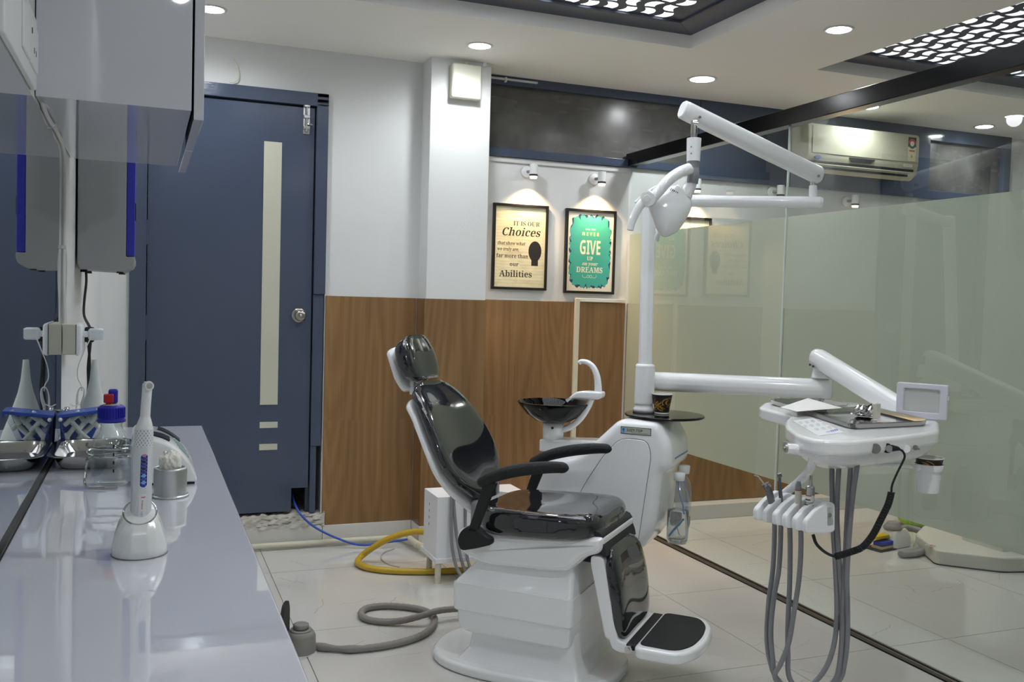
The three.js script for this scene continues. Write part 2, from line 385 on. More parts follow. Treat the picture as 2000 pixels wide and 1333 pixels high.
// ---------------------------------------------------------------- ceiling with two grille openings
{
  const rect = (x0, x1, z0, z1) => [[x0, -z0], [x1, -z0], [x1, -z1], [x0, -z1]];
  const g = prism(rect(-0.1, ROOM.x1 + 0.1, -0.3, ROOM.z1 + 0.1), 0.06, { holes: LAT.map(l => rect(...l)) });
  g.rotateX(-Math.PI / 2); g.translate(0, CEIL, 0);
  struct('ceiling', g, M.ceiling, 'beige white false ceiling with two openings for grilles', 'ceiling');
  struct('ceiling_slab', bx(-0.2, ROOM.x1 + 0.2, 2.8, 2.95, -1.3, ROOM.z1 + 0.2, 0), M.wall, 'concrete slab above the false ceiling', 'ceiling');
}
const grilleWhite = mat('#f2f3f5', 0.8);
const panelGlow = mat('#ffffff', 0.8, { emissive: COOL.clone(), emissiveIntensity: 2.6 });
LAT.forEach(([x0, x1, z0, z1], n) => {
  const t = thing('ceiling_grille', n ? 'dark wavy ceiling grille lit from above over the room behind glass' : 'dark wavy ceiling grille lit from above over the dental chair', 'ceiling grille', [0, 2.5, 0], 0);
  const F = 0.145, y = 0;
  // mitred frame
  const bars = [[[x0, z0], [x1, z0], [x1 - F, z0 + F], [x0 + F, z0 + F]], [[x1, z0], [x1, z1], [x1 - F, z1 - F], [x1 - F, z0 + F]], [[x1, z1], [x0, z1], [x0 + F, z1 - F], [x1 - F, z1 - F]], [[x0, z1], [x0, z0], [x0 + F, z0 + F], [x0 + F, z1 - F]]];
  for (const b of bars) { const g = prism(b.map(([x, z]) => [x, -z]), 0.03, { bevel: 0.002, seg: 1 }); g.rotateX(-Math.PI / 2); mesh('frame_bar', g, M.slate, t); }
  // wavy pierced sheet
  const p = 0.09, A = 0.24 * p, hw = 0.021, hh = 0.0115, holes = [], X0 = x0 + F, X1 = x1 - F, Z0 = z0 + F, Z1 = z1 - F;
  const Vx = (i, z) => X0 + i * p + A * Math.sin(Math.PI * (z - Z0) / p), Hz = (j, x) => Z0 + j * p + 0.5 * A * Math.sin(Math.PI * (x - X0) / p);
  const ni = Math.floor((X1 - X0) / p), nj = Math.floor((Z1 - Z0) / p), N = 6;
  for (let i = 0; i < ni; i++) for (let j = 0; j < nj; j++) {
    const h = [], za = Z0 + j * p, zb = za + p, xa = X0 + i * p, xb = xa + p;
    for (let k = 0; k < N; k++) { const f = 0.25 + 0.5 * k / (N - 1), x = xa + f * p + A * 0.0; h.push([x, Hz(j, x) + hh]); }
    for (let k = 0; k < N; k++) { const f = 0.16 + 0.68 * k / (N - 1), z = za + f * p; h.push([Vx(i + 1, z) - hw, z]); }
    for (let k = 0; k < N; k++) { const f = 0.75 - 0.5 * k / (N - 1), x = xa + f * p; h.push([x, Hz(j + 1, x) - hh]); }
    for (let k = 0; k < N; k++) { const f = 0.84 - 0.68 * k / (N - 1), z = za + f * p; h.push([Vx(i, z) + hw, z]); }
    holes.push(h.map(([x, z]) => [Math.min(X1 - 0.004, Math.max(X0 + 0.004, x)), -Math.min(Z1 - 0.004, Math.max(Z0 + 0.004, z))]));
  }
  const g = prism([[X0 - 0.01, -Z0 + 0.01], [X1 + 0.01, -Z0 + 0.01], [X1 + 0.01, -Z1 - 0.01], [X0 - 0.01, -Z1 - 0.01]], 0.034, { holes });
  g.rotateX(-Math.PI / 2); g.translate(0, 0.012, 0);
  mesh('lattice_sheet', g, [M.slate, grilleWhite], t);
  mesh('light_box', join([bx(x0 - 0.02, x0, 0.0, 0.2, z0, z1, 0), bx(x1, x1 + 0.02, 0.0, 0.2, z0, z1, 0), bx(x0, x1, 0.0, 0.2, z0 - 0.02, z0, 0), bx(x0, x1, 0.0, 0.2, z1, z1 + 0.02, 0)]), grilleWhite, t);
  mesh('glowing_panel', bx(x0, x1, 0.16, 0.17, z0, z1, 0), panelGlow, t);
});
// downlights
const discGlow = mat('#ffffff', 0.6, { emissive: COOL.clone(), emissiveIntensity: 45 });
[[0.435, 0.455, 'above the blue door'], [1.636, 0.442, 'in front of the white pillar'], [2.90, 0.372, 'beside the black rail of the partition'], [2.92, 1.39, 'between the two ceiling grilles'],
  [4.12, 0.25, 'in front of the air conditioner'], [5.145, 0.14, 'beyond the air conditioner behind glass'], [1.64, 3.5, 'added out of view to brighten the dental chair from the front'], [1.65, 5.3, 'over the entrance of the room'], [0.30, 4.85, 'behind the end of the counter'],  // the lamp near the chair foot is an added, unseen fill light
].forEach(([x, z, where], n) => {
  const t = thing('downlight', `round white recessed ceiling downlight ${where}`, 'downlight', [x, CEIL, z], 0, 'recessed ceiling downlights');
  mesh('rim', lathe([[0.05, 0], [0.062, 0], [0.062, -0.003], [0.058, -0.005], [0.05, -0.004]], 32), M.whiteMatte, t);
  if (n === 2) t.scale.set(1.25, 1, 1.25);
  const d = mesh('diffuser', lathe([[0, -0.010], [0.022, -0.0095], [0.042, -0.007], [0.052, -0.0035], [0.052, 0], [0, 0]], 32), discGlow, t);
  const l = new THREE.SpotLight(COOL, DOWNLIGHT_CD * [0.75, 0.75, 0.8, 0.85, 0.45, 0.5, 1.75, 1.0, 0.42][n], 0, 1.48, 0.5, 2);
  l.position.set(0, -0.02, 0); l.target.position.set(0, -1, 0); l.castShadow = true; l.shadow.radius = 2.2; t.add(l, l.target);
});
// ---------------------------------------------------------------- beams, transoms and the solid blue panel over the poster wall
{
  const smoke = dataTex(256, 128, (() => { const a = noise2(256, 128, [50, 60], 77), b = noise2(256, 128, [6, 14], 78); return (x, y, i) => { const v = 92 + 50 * (a[i] - 0.4) + 12 * (b[i] - 0.5); return [v, v * 0.985, v * 0.95]; }; })(), { srgb: true });
  const smoky = mat('#ffffff', 0.34, { map: smoke, bumpMap: plasterBump, bumpScale: 0.0004, roughnessMap: paintRough });
  const b = (name, g, label, cat = 'beam') => struct(name, g, M.blue, label, cat);
  b('trim_1', uvMetres(bx(PX1 - 0.02, 3.17, 2.395, 2.45, -0.12, -0.06, 0.003)), 'upper blue beam above the smoky window');
  b('trim_2', uvMetres(join([bx(PX1 - 0.02, 3.17, 2.015, 2.06, -0.12, -0.055, 0.003)])), 'lower blue beam under the smoky window over the posters');
  const w = struct('window_1', bx(PX1 - 0.02, 3.17, 2.05, 2.40, -0.115, -0.095, 0), smoky, 'dark smoky window strip above the framed posters', 'window');
  b('trim_3', uvMetres(bx(3.17, 4.905, 1.985, 2.45, -0.12, -0.055, 0.003)), 'solid blue wall panel behind the air conditioner', 'panel');
  b('trim_4', uvMetres(join([bx(4.905, 5.62, 2.36, 2.45, -0.12, -0.06, 0.003), bx(5.56, 5.62, 1.985, 2.36, -0.12, -0.06, 0.003), bx(4.905, 5.62, 1.985, 2.04, -0.12, -0.06, 0.003)])), 'blue frame around the window beyond the air conditioner', 'frame');
  struct('window_2', bx(4.905, 5.56, 2.04, 2.36, -0.115, -0.095, 0), smoky, 'smoky window beyond the air conditioner', 'window');
  struct('trim_5', join([bx(PX1, 2.727, 1.988, 2.013, WB, -0.069, 0.001)]), M.wall, 'thin white strip under the lower blue beam', 'trim');
}
// ---------------------------------------------------------------- glass partition
{
  const t = thing('glass_partition', 'tall glass partition with a frosted band and black top rail', 'partition', [PART_X, 0, 0]);
  t.userData.kind = 'structure';
  const z0 = WB + 0.012, zj = 1.331, z1 = ROOM.z1;
  for (const [a, b] of [[z0, zj - 0.004], [zj + 0.004, 3.6], [3.608, z1]]) {
    const g = new THREE.PlaneGeometry(b - a, 2.016); g.rotateY(-Math.PI / 2); g.translate(0, 1.022, (a + b) / 2); mesh('pane', g, M.glass, t);
    const f = new THREE.PlaneGeometry(b - a, 1.138); f.rotateY(-Math.PI / 2); f.translate(0.006, 1.07, (a + b) / 2); const m = mesh('frosted_film', f, M.film, t); m.userData.label = 'pale green frosted band';
  }
  mesh('pane_joint', bx(-0.004, 0.004, 0.012, 2.03, zj - 0.004, zj + 0.004, 0.001), mat('#cfd8d4', 0.3), t);
  mesh('pane_joint', bx(-0.004, 0.004, 0.012, 2.03, 3.6, 3.608, 0.001), mat('#cfd8d4', 0.3), t);
  mesh('top_rail', bx(-0.03, 0.03, 2.022, 2.092, WB, z1, 0.003), M.black, t);
  mesh('floor_channel', join([bx(-0.016, -0.006, 0, 0.016, 0.02, z1, 0.001), bx(0.006, 0.016, 0, 0.016, 0.02, z1, 0.001), bx(-0.016, 0.016, 0, 0.005, 0.02, z1, 0)]), mat('#6f6a62', 0.35, { metal: 0.7 }), t);
}
// ---------------------------------------------------------------- dental chair (local: x towards the feet, z towards the counter)
const CH = [1.4425, 0, 1.711], CHT = -Math.PI / 4;
const lerpTab = (tab, y) => {           // [[y, v...], ...] rising in y
  if (y <= tab[0][0]) return tab[0].slice(1);
  for (let i = 0; i + 1 < tab.length; i++) if (y <= tab[i + 1][0]) { const t = (y - tab[i][0]) / (tab[i + 1][0] - tab[i][0]); return tab[i].slice(1).map((v, k) => v + (tab[i + 1][k + 1] - v) * t); }
  return tab[tab.length - 1].slice(1);
};
// smooth a table with Catmull-Rom into n samples
function smoothTab(tab, n) {
  const c = new THREE.SplineCurve(tab.map((r) => new THREE.Vector2(r[0], r[1]))), w = new THREE.SplineCurve(tab.map((r, i) => new THREE.Vector2(i, r[2]))), th = new THREE.SplineCurve(tab.map((r, i) => new THREE.Vector2(i, r[3] ?? 0)));
  return Array.from({ length: n }, (_, k) => { const t = k / (n - 1), p = c.getPoint(t); return [p.x, p.y, w.getPoint(t).y, th.getPoint(t).y]; });
}
// slab following a spine in x,y with half width w and thickness h behind the spine; dish hollows the front across its width
function slab(tab, o = {}) {
  const { n = 26, dish = 0, e = 3.2, nu = 36, back = 0 } = o, sm = smoothTab(tab, n), rings = [];
  for (let i = 0; i < n; i++) {
    const [x, y, w, h] = sm[i], a = sm[Math.max(0, i - 1)], b = sm[Math.min(n - 1, i + 1)];
    let tx = b[0] - a[0], ty = b[1] - a[1]; const L = Math.hypot(tx, ty); tx /= L; ty /= L;
    const nx = ty, ny = -tx, ring = [];             // front normal (towards +x when the spine runs upward)
    for (let k = 0; k < nu; k++) {
      const q = 2 * Math.PI * k / nu, c = Math.cos(q), s = Math.sin(q), f = Math.pow(Math.pow(Math.abs(c), e) + Math.pow(Math.abs(s), e), -1 / e);
      const z = c * f * w; let d = s * f * h / 2 - h / 2 - back;
      const u = Math.abs(c * f);
      if (s > 0) d -= dish * (1 - u * u) * Math.sin(Math.PI * Math.min(1, Math.max(0, i / (n - 1))));
      ring.push(V(x + nx * d, y + ny * d, z));
    }
    rings.push(ring);
  }
  return loft(rings, { crease: 1.1 });
}
{
  const c = thing('dental_chair', 'reclining dental chair with glossy black vinyl cushions and white base', 'dental chair', CH, CHT);
  // base plate
  const oval = []; for (let i = 0; i < 56; i++) { const a = 2 * Math.PI * i / 56, e = 2.7, k = Math.pow(Math.pow(Math.abs(Math.cos(a)), e) + Math.pow(Math.abs(Math.sin(a)), e), -1 / e); oval.push([Math.cos(a) * k * 0.338 - 0.002, Math.sin(a) * k * 0.232]); }
  let g = prism(oval, 0.036, { bevel: 0.012, seg: 4 }); g.rotateX(-Math.PI / 2); mesh('base_plate', g, M.white, c);
  // plinth with flared foot
  const box = (x0, x1, w, y, r = 0.02) => rounded([[x0, -w], [x1, -w], [x1, w], [x0, w]], r, 5).map(p => V(p[0], y, p[1]));
  mesh('plinth', loft([box(-0.20, 0.245, 0.185, 0.034, 0.03), box(-0.185, 0.235, 0.172, 0.05), box(-0.165, 0.222, 0.158, 0.075), box(-0.158, 0.212, 0.155, 0.11), box(-0.155, 0.208, 0.155, 0.17)], { crease: 0.5 }), M.white, c);
  // telescopic covers
  const cover = (rows) => mesh('lift_cover', loft(rows.map(r => box(...r)), { crease: 0.45 }), M.white, c);
  cover([[-0.17, 0.195, 0.172, 0.133, 0.02], [-0.183, 0.203, 0.183, 0.141, 0.02], [-0.194, 0.208, 0.187, 0.16, 0.02], [-0.20, 0.209, 0.188, 0.222, 0.02]]);
  cover([[-0.205, 0.212, 0.192, 0.208, 0.018], [-0.208, 0.215, 0.194, 0.212, 0.018], [-0.212, 0.217, 0.195, 0.29, 0.018], [-0.21, 0.217, 0.195, 0.301, 0.018]]);
  cover([[-0.205, 0.213, 0.191, 0.300, 0.018], [-0.203, 0.212, 0.188, 0.307, 0.02], [-0.15, 0.205, 0.158, 0.365, 0.02], [-0.135, 0.2, 0.15, 0.40, 0.02]]);
  // seat pan
  const pan = rounded([[-0.212, 0.47], [-0.205, 0.405], [-0.115, 0.366], [0.10, 0.376], [0.19, 0.386], [0.222, 0.412], [0.248, 0.44], [0.302, 0.462], [0.306, 0.512], [-0.06, 0.48], [-0.16, 0.49]], [0.03, 0.05, 0.05, 0.03, 0.03, 0.02, 0.02, 0.02, 0.015, 0.03, 0.03], 5);
  g = prism(pan, 0.372, { bevel: 0.026, seg: 4 }); g.translate(0, 0, -0.186); mesh('seat_pan', g, M.white, c);
  mesh('lift_mechanism', join([bx(-0.1, 0.16, 0.36, 0.40, -0.11, 0.11, 0.01), bx(0.16, 0.27, 0.40, 0.45, -0.09, 0.09, 0.01)]), M.blackMatte, c);
  // seat cushion
  g = cushion(0.445, 0.425, 0.085, { e: 5, round: 0.33, dish: 0.012, nu: 72, shape: (x, y, z) => { const t = (x + 0.22) / 0.445, top = y / 0.085; return [x, y + (1 - top) * (0.030 * t - 0.012) + top * 0.014 * Math.pow(Math.max(0, t), 1.5) - top * 0.02 * Math.pow(Math.max(0, (t - 0.86) / 0.14), 2), z * (0.88 + 0.12 * Math.min(1, t * 2.4))]; } });
  g.translate(0.068, 0.478, 0); mesh('seat_cushion', g, M.vinyl, c);
  // backrest: spine from the bottom up
  const sp = [[-0.150, 0.553, 0.055, 0.030], [-0.168, 0.585, 0.10, 0.042], [-0.19, 0.63, 0.162, 0.052], [-0.216, 0.685, 0.203, 0.056], [-0.246, 0.745, 0.212, 0.056], [-0.288, 0.815, 0.20, 0.056], [-0.338, 0.885, 0.176, 0.055], [-0.385, 0.930, 0.150, 0.05], [-0.406, 0.946, 0.122, 0.038], [-0.414, 0.952, 0.085, 0.018]];
  mesh('backrest_cushion', slab(sp, { dish: 0.022, n: 34, nu: 48, e: 3 }), M.vinyl, c);
  const sh = sp.slice(0, -1).map(([x, y, w], i) => [x, y - 0.012, w * 0.97, 0.045]);
  mesh('backrest_shell', slab(sh, { back: 0.044, n: 26, e: 2.8 }), M.white, c);
  mesh('backrest_hinge', join([bx(-0.20, -0.11, 0.46, 0.56, -0.10, 0.10, 0.015), bar([-0.15, 0.51, -0.13], [-0.15, 0.51, 0.13], 0.02)]), M.grey, c);
  // headrest
  const hr = [[-0.420, 0.962, 0.060, 0.03], [-0.423, 0.968, 0.086, 0.05], [-0.428, 0.985, 0.104, 0.068], [-0.438, 1.02, 0.112, 0.078], [-0.454, 1.06, 0.111, 0.078], [-0.472, 1.093, 0.102, 0.07], [-0.483, 1.109, 0.086, 0.055], [-0.488, 1.115, 0.062, 0.03]];
  mesh('headrest_cushion', slab(hr.map(r => [r[0] + 0.008, ...r.slice(1)]), { n: 34, dish: 0.010, nu: 48, e: 3.4 }), M.vinyl, c);
  mesh('headrest_shell', slab(hr.map(([x, y, w]) => [x - 0.004, y - 0.002, w * 0.84, 0.04]), { back: 0.062, n: 20, e: 2.6 }), M.white, c);
  mesh('headrest_stem', join([bx(-0.485, -0.467, 0.90, 1.02, -0.034, -0.022, 0.003), bx(-0.485, -0.467, 0.90, 1.02, 0.022, 0.034, 0.003), tube([[-0.49, 1.03, 0], [-0.482, 0.97, 0], [-0.462, 0.925, 0]], 0.022)]), M.whiteSoft, c);
  // armrests
  for (const s of [1, -1]) {
    const a = new THREE.Group(); a.name = 'armrest'; c.add(a); const z = s * 0.222;
    mesh('arm_pad', tube([[-0.112, 0.645, z], [-0.06, 0.675, z], [0.02, 0.703, z], [0.10, 0.72, z], [0.165, 0.728, z], [0.20, 0.728, z]], t => 0.0185 * Math.sqrt(Math.max(0.06, 1 - Math.pow(Math.max(0, (t - 0.93) / 0.07), 2))) * Math.sqrt(Math.max(0.1, 1 - Math.pow(Math.max(0, (0.05 - t) / 0.05), 2))) * (0.92 + 0.2 * Math.sin(Math.PI * t)), { seg: 90, rad: 20 }), M.rubber, a);
    mesh('arm_post', loft([0, 0.35, 0.7, 1].map(t => rounded([[-0.02, -0.008], [0.02, -0.008], [0.02, 0.008], [-0.02, 0.008]], 0.005, 3).map(p => V(-0.125 + 0.058 * t + p[0] * (0.85 + 0.35 * t * t), 0.49 + 0.165 * t, z + p[1])))), M.rubber, a);
    const hub = rounded([[-0.182, 0.45], [-0.168, 0.418], [-0.115, 0.432], [-0.058, 0.452], [-0.058, 0.472], [-0.085, 0.482], [-0.108, 0.505], [-0.145, 0.505], [-0.172, 0.482]], 0.018, 4);
    g = prism(hub, 0.034, { bevel: 0.007, seg: 3 }); g.translate(0, 0, s > 0 ? z - 0.026 : z - 0.008); mesh('arm_hub', g, M.rubber, a);
  }
  // flap between seat and leg rest
  mesh('knee_flap', (() => { const rings = []; for (const z of [-0.165, -0.12, 0, 0.12, 0.165]) rings.push([[0.268, 0.53], [0.292, 0.522], [0.302, 0.508], [0.303, 0.49], [0.312, 0.468], [0.316, 0.45], [0.302, 0.45], [0.294, 0.47], [0.286, 0.49], [0.276, 0.506]].map(p => V(p[0], p[1], z))); return loft(rings, { crease: 0.9 }); })(), M.vinylMatte, c);
  // leg rest
  const lr = [[0.379, 0.176, 0.12, 0.02], [0.385, 0.19, 0.148, 0.045], [0.388, 0.225, 0.163, 0.058], [0.381, 0.30, 0.168, 0.06], [0.367, 0.375, 0.167, 0.06], [0.349, 0.43, 0.16, 0.055], [0.330, 0.458, 0.142, 0.042], [0.314, 0.468, 0.12, 0.02]];
  mesh('leg_cushion', slab(lr, { n: 30, dish: 0.012, nu: 48, e: 3.4 }), M.vinyl, c);
  const ls = rounded([[0.262, 0.445], [0.262, 0.42], [0.318, 0.192], [0.332, 0.186], [0.342, 0.158], [0.372, 0.150], [0.412, 0.158], [0.412, 0.178], [0.36, 0.19], [0.304, 0.445]], 0.012, 4);
  g = prism(ls, 0.33, { bevel: 0.006 }); g.translate(0, 0, -0.165); mesh('leg_shell', g, M.white, c);
  // foot plate
  const fp = []; { const w = 0.192; fp.push(...rounded([[0.418, -w], [0.56, -w], [0.603, -w * 0.62], [0.617, 0], [0.603, w * 0.62], [0.56, w], [0.418, w]], [0.03, 0.05, 0.06, 0.1, 0.06, 0.05, 0.03], 6)); }
  g = prism(fp.map(p => [p[0], -p[1]]), 0.038, { bevel: 0.012, seg: 4 }); g.rotateX(-Math.PI / 2); g.translate(0, 0.15, 0); mesh('foot_plate', g, M.white, c);
  const pad = fp.map(p => [0.512 + (p[0] - 0.512) * 0.83, -p[1] * 0.87]);
  g = prism(pad, 0.005, { bevel: 0.0015, seg: 1 }); g.rotateX(-Math.PI / 2); g.translate(-0.004, 0.1865, 0); mesh('foot_pad', g, M.rubber, c);
  mesh('foot_hinge', join([bx(0.388, 0.425, 0.165, 0.186, -0.165, 0.168, 0.006)]), M.blackMatte, c);
  mesh('hinge_bolt', join([bar([0.40, 0.172, 0.165], [0.40, 0.172, 0.180], 0.012), bar([0.40, 0.172, 0.18], [0.40, 0.172, 0.184], 0.006)]), M.steel, c);
  mesh('unit_bracket', bx(-0.06, 0.14, 0.36, 0.43, -0.36, -0.1, 0.01), M.white, c);
}
// ---------------------------------------------------------------- dental unit beside the chair: body, spittoon, pole (chair coordinates)
const CHU = V(Math.SQRT1_2, 0, Math.SQRT1_2), CHW = V(-Math.SQRT1_2, 0, Math.SQRT1_2);
const chairPt = (x, y, z) => V(CH[0], y, CH[2]).addScaledVector(CHU, x).addScaledVector(CHW, z);
const POLE = [0.236, -0.5];
{
  const u = thing('dental_unit', 'white dental unit with spittoon bowl, pole and round black shelf', 'dental unit', CH, CHT);
  const out = rounded([[-0.17, 0.34], [-0.17, 0.585], [-0.12, 0.638], [0.03, 0.668], [0.185, 0.822], [0.335, 0.826], [0.385, 0.745], [0.388, 0.66], [0.352, 0.632], [0.338, 0.43], [0.275, 0.325]], [0.06, 0.05, 0.03, 0.05, 0.03, 0.03, 0.03, 0.03, 0.03, 0.05, 0.05], 6);
  let g = prism(out, 0.30, { bevel: 0.035, seg: 5 }); g.translate(0, 0, -0.635); g = toCreasedNormals(g, 0.6); mesh('body', g, M.white, u);
  // outline groove of the front door
  const dp = rounded([[0.275, 0.36], [0.315, 0.70], [0.30, 0.752], [0.20, 0.757], [0.14, 0.69], [0.05, 0.545], [0.0, 0.40]], [0.02, 0.06, 0.06, 0.06, 0.08, 0.1, 0.02], 8);
  mesh('door_panel', (() => { const q = prism(dp, 0.004, { bevel: 0.0015, seg: 1 }); q.translate(0, 0, -0.3365); return q; })(), M.white, u);
  mesh('door_gap', (() => { const s = dp.map(p => { const cx = 0.18, cy = 0.57; const d = Math.hypot(p[0] - cx, p[1] - cy); return [cx + (p[0] - cx) * (1 + 0.0022 / d), cy + (p[1] - cy) * (1 + 0.0022 / d)]; }); const q = prism(s, 0.0022); q.translate(0, 0, -0.3362); return q; })(), M.blackMatte, u);
  // name plate
  const pl = canvasTex(512, 112, (c, w, h) => {
    c.fillStyle = '#b9bfae'; c.fillRect(0, 0, w, h); c.strokeStyle = '#33383c'; c.lineWidth = 8; c.strokeRect(4, 4, w - 8, h - 8);
    c.fillStyle = '#7fb8e0'; c.fillRect(14, 14, 64, h - 28); c.fillStyle = '#2a6fb0'; c.beginPath(); c.arc(46, 44, 20, 0, 7); c.fill(); c.fillRect(38, 40, 16, 52);
    c.fillStyle = '#2b2f33'; c.font = 'bold 60px sans-serif'; c.fillText('SUZY-TOP', 98, 70); c.fillStyle = '#5b5f5c'; for (let k = 0; k < 34; k++) c.fillRect(170 + k * 9 + (k % 4 ? 0 : 2), 84, k % 5 ? 6 : 3, 9);
  });
  const plate = new THREE.PlaneGeometry(0.113, 0.026); plate.translate(0.255, 0.785, -0.3335); mesh('name_plate', plate, mat('#ffffff', 0.3, { map: pl }), u);
  mesh('plate_back', (() => { const q = bx(0.1975, 0.3125, 0.771, 0.799, -0.336, -0.334, 0.0008); return q; })(), M.nickel, u);
  // shelf and pole foot
  mesh('round_shelf', (() => { const q = lathe([[0, 0], [0.146, 0], [0.15, 0.003], [0.15, 0.007], [0.146, 0.010], [0, 0.010]], 64); q.translate(0.318, 0.826, -0.5); return q; })(), mat('#0b0b0d', 0.08, { specularIntensity: 0.5 }), u);
  const col = lathe([[0, 0.834], [0.041, 0.834], [0.041, 0.852], [0.035, 0.854], [0.035, 0.862], [0.0335, 0.864], [0.0335, 1.004], [0.037, 1.006], [0.037, 1.016], [0.031, 1.022], [0, 1.022]], 40); col.translate(POLE[0], 0, POLE[1]); mesh('pole_foot', col, M.white, u);
  // spittoon
  const B = [-0.13, -0.5];
  const bowl = lathe([[0.0, 0.772], [0.045, 0.770], [0.075, 0.778], [0.11, 0.803], [0.138, 0.836], [0.147, 0.85], [0.143, 0.852], [0.132, 0.838], [0.104, 0.808], [0.07, 0.787], [0.04, 0.782], [0, 0.782]], 56); bowl.translate(B[0], 0, B[1]);
  mesh('spittoon_bowl', bowl, mat('#0d0b09', 0.05, { specularIntensity: 0.4 }), u);
  mesh('bowl_drain', (() => { const q = lathe([[0, 0.786], [0.022, 0.786], [0.022, 0.782], [0, 0.782]], 24); q.translate(B[0], 0, B[1]); return q; })(), M.steel, u);
  const st = lathe([[0, 0.70], [0.042, 0.70], [0.042, 0.732], [0.0405, 0.733], [0.042, 0.734], [0.042, 0.771], [0, 0.771]], 36); st.translate(B[0], 0, B[1]); mesh('bowl_stem', st, M.white, u);
  mesh('stem_screw', bar([B[0] + 0.012, 0.752, B[1] + 0.040], [B[0] + 0.012, 0.752, B[1] + 0.0432], 0.005), M.blackMatte, u);
  g = prism(rounded([[B[0] - 0.044, 0.655], [0.02, 0.655], [0.13, 0.69], [0.13, 0.72], [B[0] - 0.044, 0.702]], 0.006, 3), 0.10, { bevel: 0.008 }); g.translate(0, 0, B[1] - 0.06); mesh('bowl_block', g, M.white, u);
  // spout bridge, spout and cup filler
  g = prism(rounded([[-0.078, 0.855], [-0.045, 0.868], [0.06, 0.874], [0.075, 0.885], [0.075, 0.905], [0.0, 0.904], [-0.035, 0.898], [-0.06, 0.876]], 0.01, 4), 0.052, { bevel: 0.01, seg: 4 }); g.translate(0, 0, B[1] - 0.026); mesh('spout_bridge', g, M.white, u);
  mesh('spout', tube([[0.052, 0.90, B[1]], [0.05, 0.93, B[1]], [0.044, 0.965, B[1]], [0.028, 0.997, B[1]], [0.005, 1.014, B[1]], [-0.022, 1.017, B[1]], [-0.03, 1.011, B[1]]], t => 0.0155 - 0.0065 * t, { seg: 36, rad: 18 }), M.white, u);
  mesh('bridge_support', tube([[0.025, 0.872, B[1]], [0.012, 0.84, B[1] - 0.0], [-0.02, 0.79, B[1]], [-0.06, 0.755, B[1]], [-0.092, 0.742, B[1]]], 0.0125, { seg: 30, rad: 16 }), M.white, u);
  for (const [x, y, z] of [[0.396, 0.6, -0.445], [0.385, 0.605, -0.57]]) mesh('bottle_cap_mount', lathe([[0, 0], [0.02, 0], [0.022, 0.03], [0, 0.03]], 24).translate(x, y, z), M.white, u);
  mesh('blue_trim_line', (() => { const q = bx(0.3885, 0.390, 0.685, 0.689, -0.60, -0.40, 0); return q; })(), mat('#4d86b5', 0.4), u);
  // water bottles
  const W = (name, x, y, z, h, r, label, fill, col2) => {
    const p = chairPt(x, y, z), t = thing(name, label, 'bottle', [p.x, p.y, p.z], CHT);
    const prof = [[0, 0], [r * 0.5, 0.002], [r * 0.86, 0.004], [r * 0.97, 0.016], [r, 0.03], [r, h * 0.66], [r * 0.98, h * 0.72], [r * 0.8, h * 0.82], [r * 0.45, h * 0.9], [r * 0.4, h * 0.93], [r * 0.4, h]];
    mesh('shell', lathe(prof, 36), mat('#f0f3f4', 0.1, { transmission: 0.88, ior: 1.5 }), t);
    mesh('water', lathe([[0, 0.004], [r * 0.84, 0.007], [r * 0.95, 0.018], [r * 0.975, 0.03], [r * 0.975, fill], [0, fill]], 36), col2, t);
    mesh('blue_hose', tube([[-0.004, h, 0], [0.002, h * 0.8, 0.004], [r * 0.5, h * 0.6, 0.01], [r * 0.55, h * 0.47, 0.01]], 0.0032), mat('#5b86c8', 0.4), t);
    mesh('pickup_tube', tube([[r * 0.55, h * 0.40, r * 0.3], [0, h * 0.27, r * 0.5], [-r * 0.62, h * 0.12, r * 0.45]], 0.0036), mat('#2f86d0', 0.4), t);
    return t;
  };
  W('water_bottle', 0.396, 0.362, -0.445, 0.245, 0.040, 'larger clear water bottle half full with blue tube on dental unit', 0.125, mat('#e9f1f2', 0.02, { transmission: 1, ior: 1.33, thickness: 0.05 }));
  W('waste_bottle', 0.385, 0.392, -0.57, 0.22, 0.030, 'narrow clear bottle with brownish water behind the larger water bottle', 0.045, mat('#c2a98e', 0.1, { transmission: 0.7, ior: 1.33, thickness: 0.05 }));
}
// paper cups
const cupTex = canvasTex(512, 256, (c, w, h) => {
  c.fillStyle = '#1d1510'; c.fillRect(0, 0, w, h); c.strokeStyle = '#b98a2a'; c.lineCap = 'round';
  for (let k = 0; k < 10; k++) { const x = k * 52 + 20, y = 60 + (k * 71) % 130; for (let j = 0; j < 4; j++) { c.lineWidth = 10 - j * 1.5; c.beginPath(); c.arc(x + (j % 2) * 14, y, 12 + j * 17, k + j * 0.3, k + 2.6 + j * 0.25); c.stroke(); } }
});
cupTex.wrapS = THREE.RepeatWrapping;
const cupPrint = mat('#ffffff', 0.5, { map: cupTex }), cupPaper = mat('#efece6', 0.6);
function paperCup(x, y, z, label) {
  const t = thing('paper_cup', label, 'cup', [x, y, z]);
  mesh('printed_wall', lathe([[0.0262, 0.0045], [0.0375, 0.0735]], 40), cupPrint, t);
  mesh('white_lining', lathe([[0, 0.006], [0.0245, 0.006], [0.0363, 0.0735]], 40), cupPaper, t);
  mesh('rim', new THREE.TorusGeometry(0.0375, 0.0018, 8, 40).rotateX(Math.PI / 2).translate(0, 0.0745, 0), cupPaper, t);
  mesh('foot_ring', lathe([[0.0235, 0.003], [0.0255, 0], [0.027, 0.0005], [0.0275, 0.006], [0.0262, 0.006]], 32), cupPaper, t);
  return t;
}
{ const p = chairPt(0.307, 0, -0.5); paperCup(p.x, 0.8365, p.z, 'black and gold paper cup standing on the round black shelf').rotation.y = 1.0; }

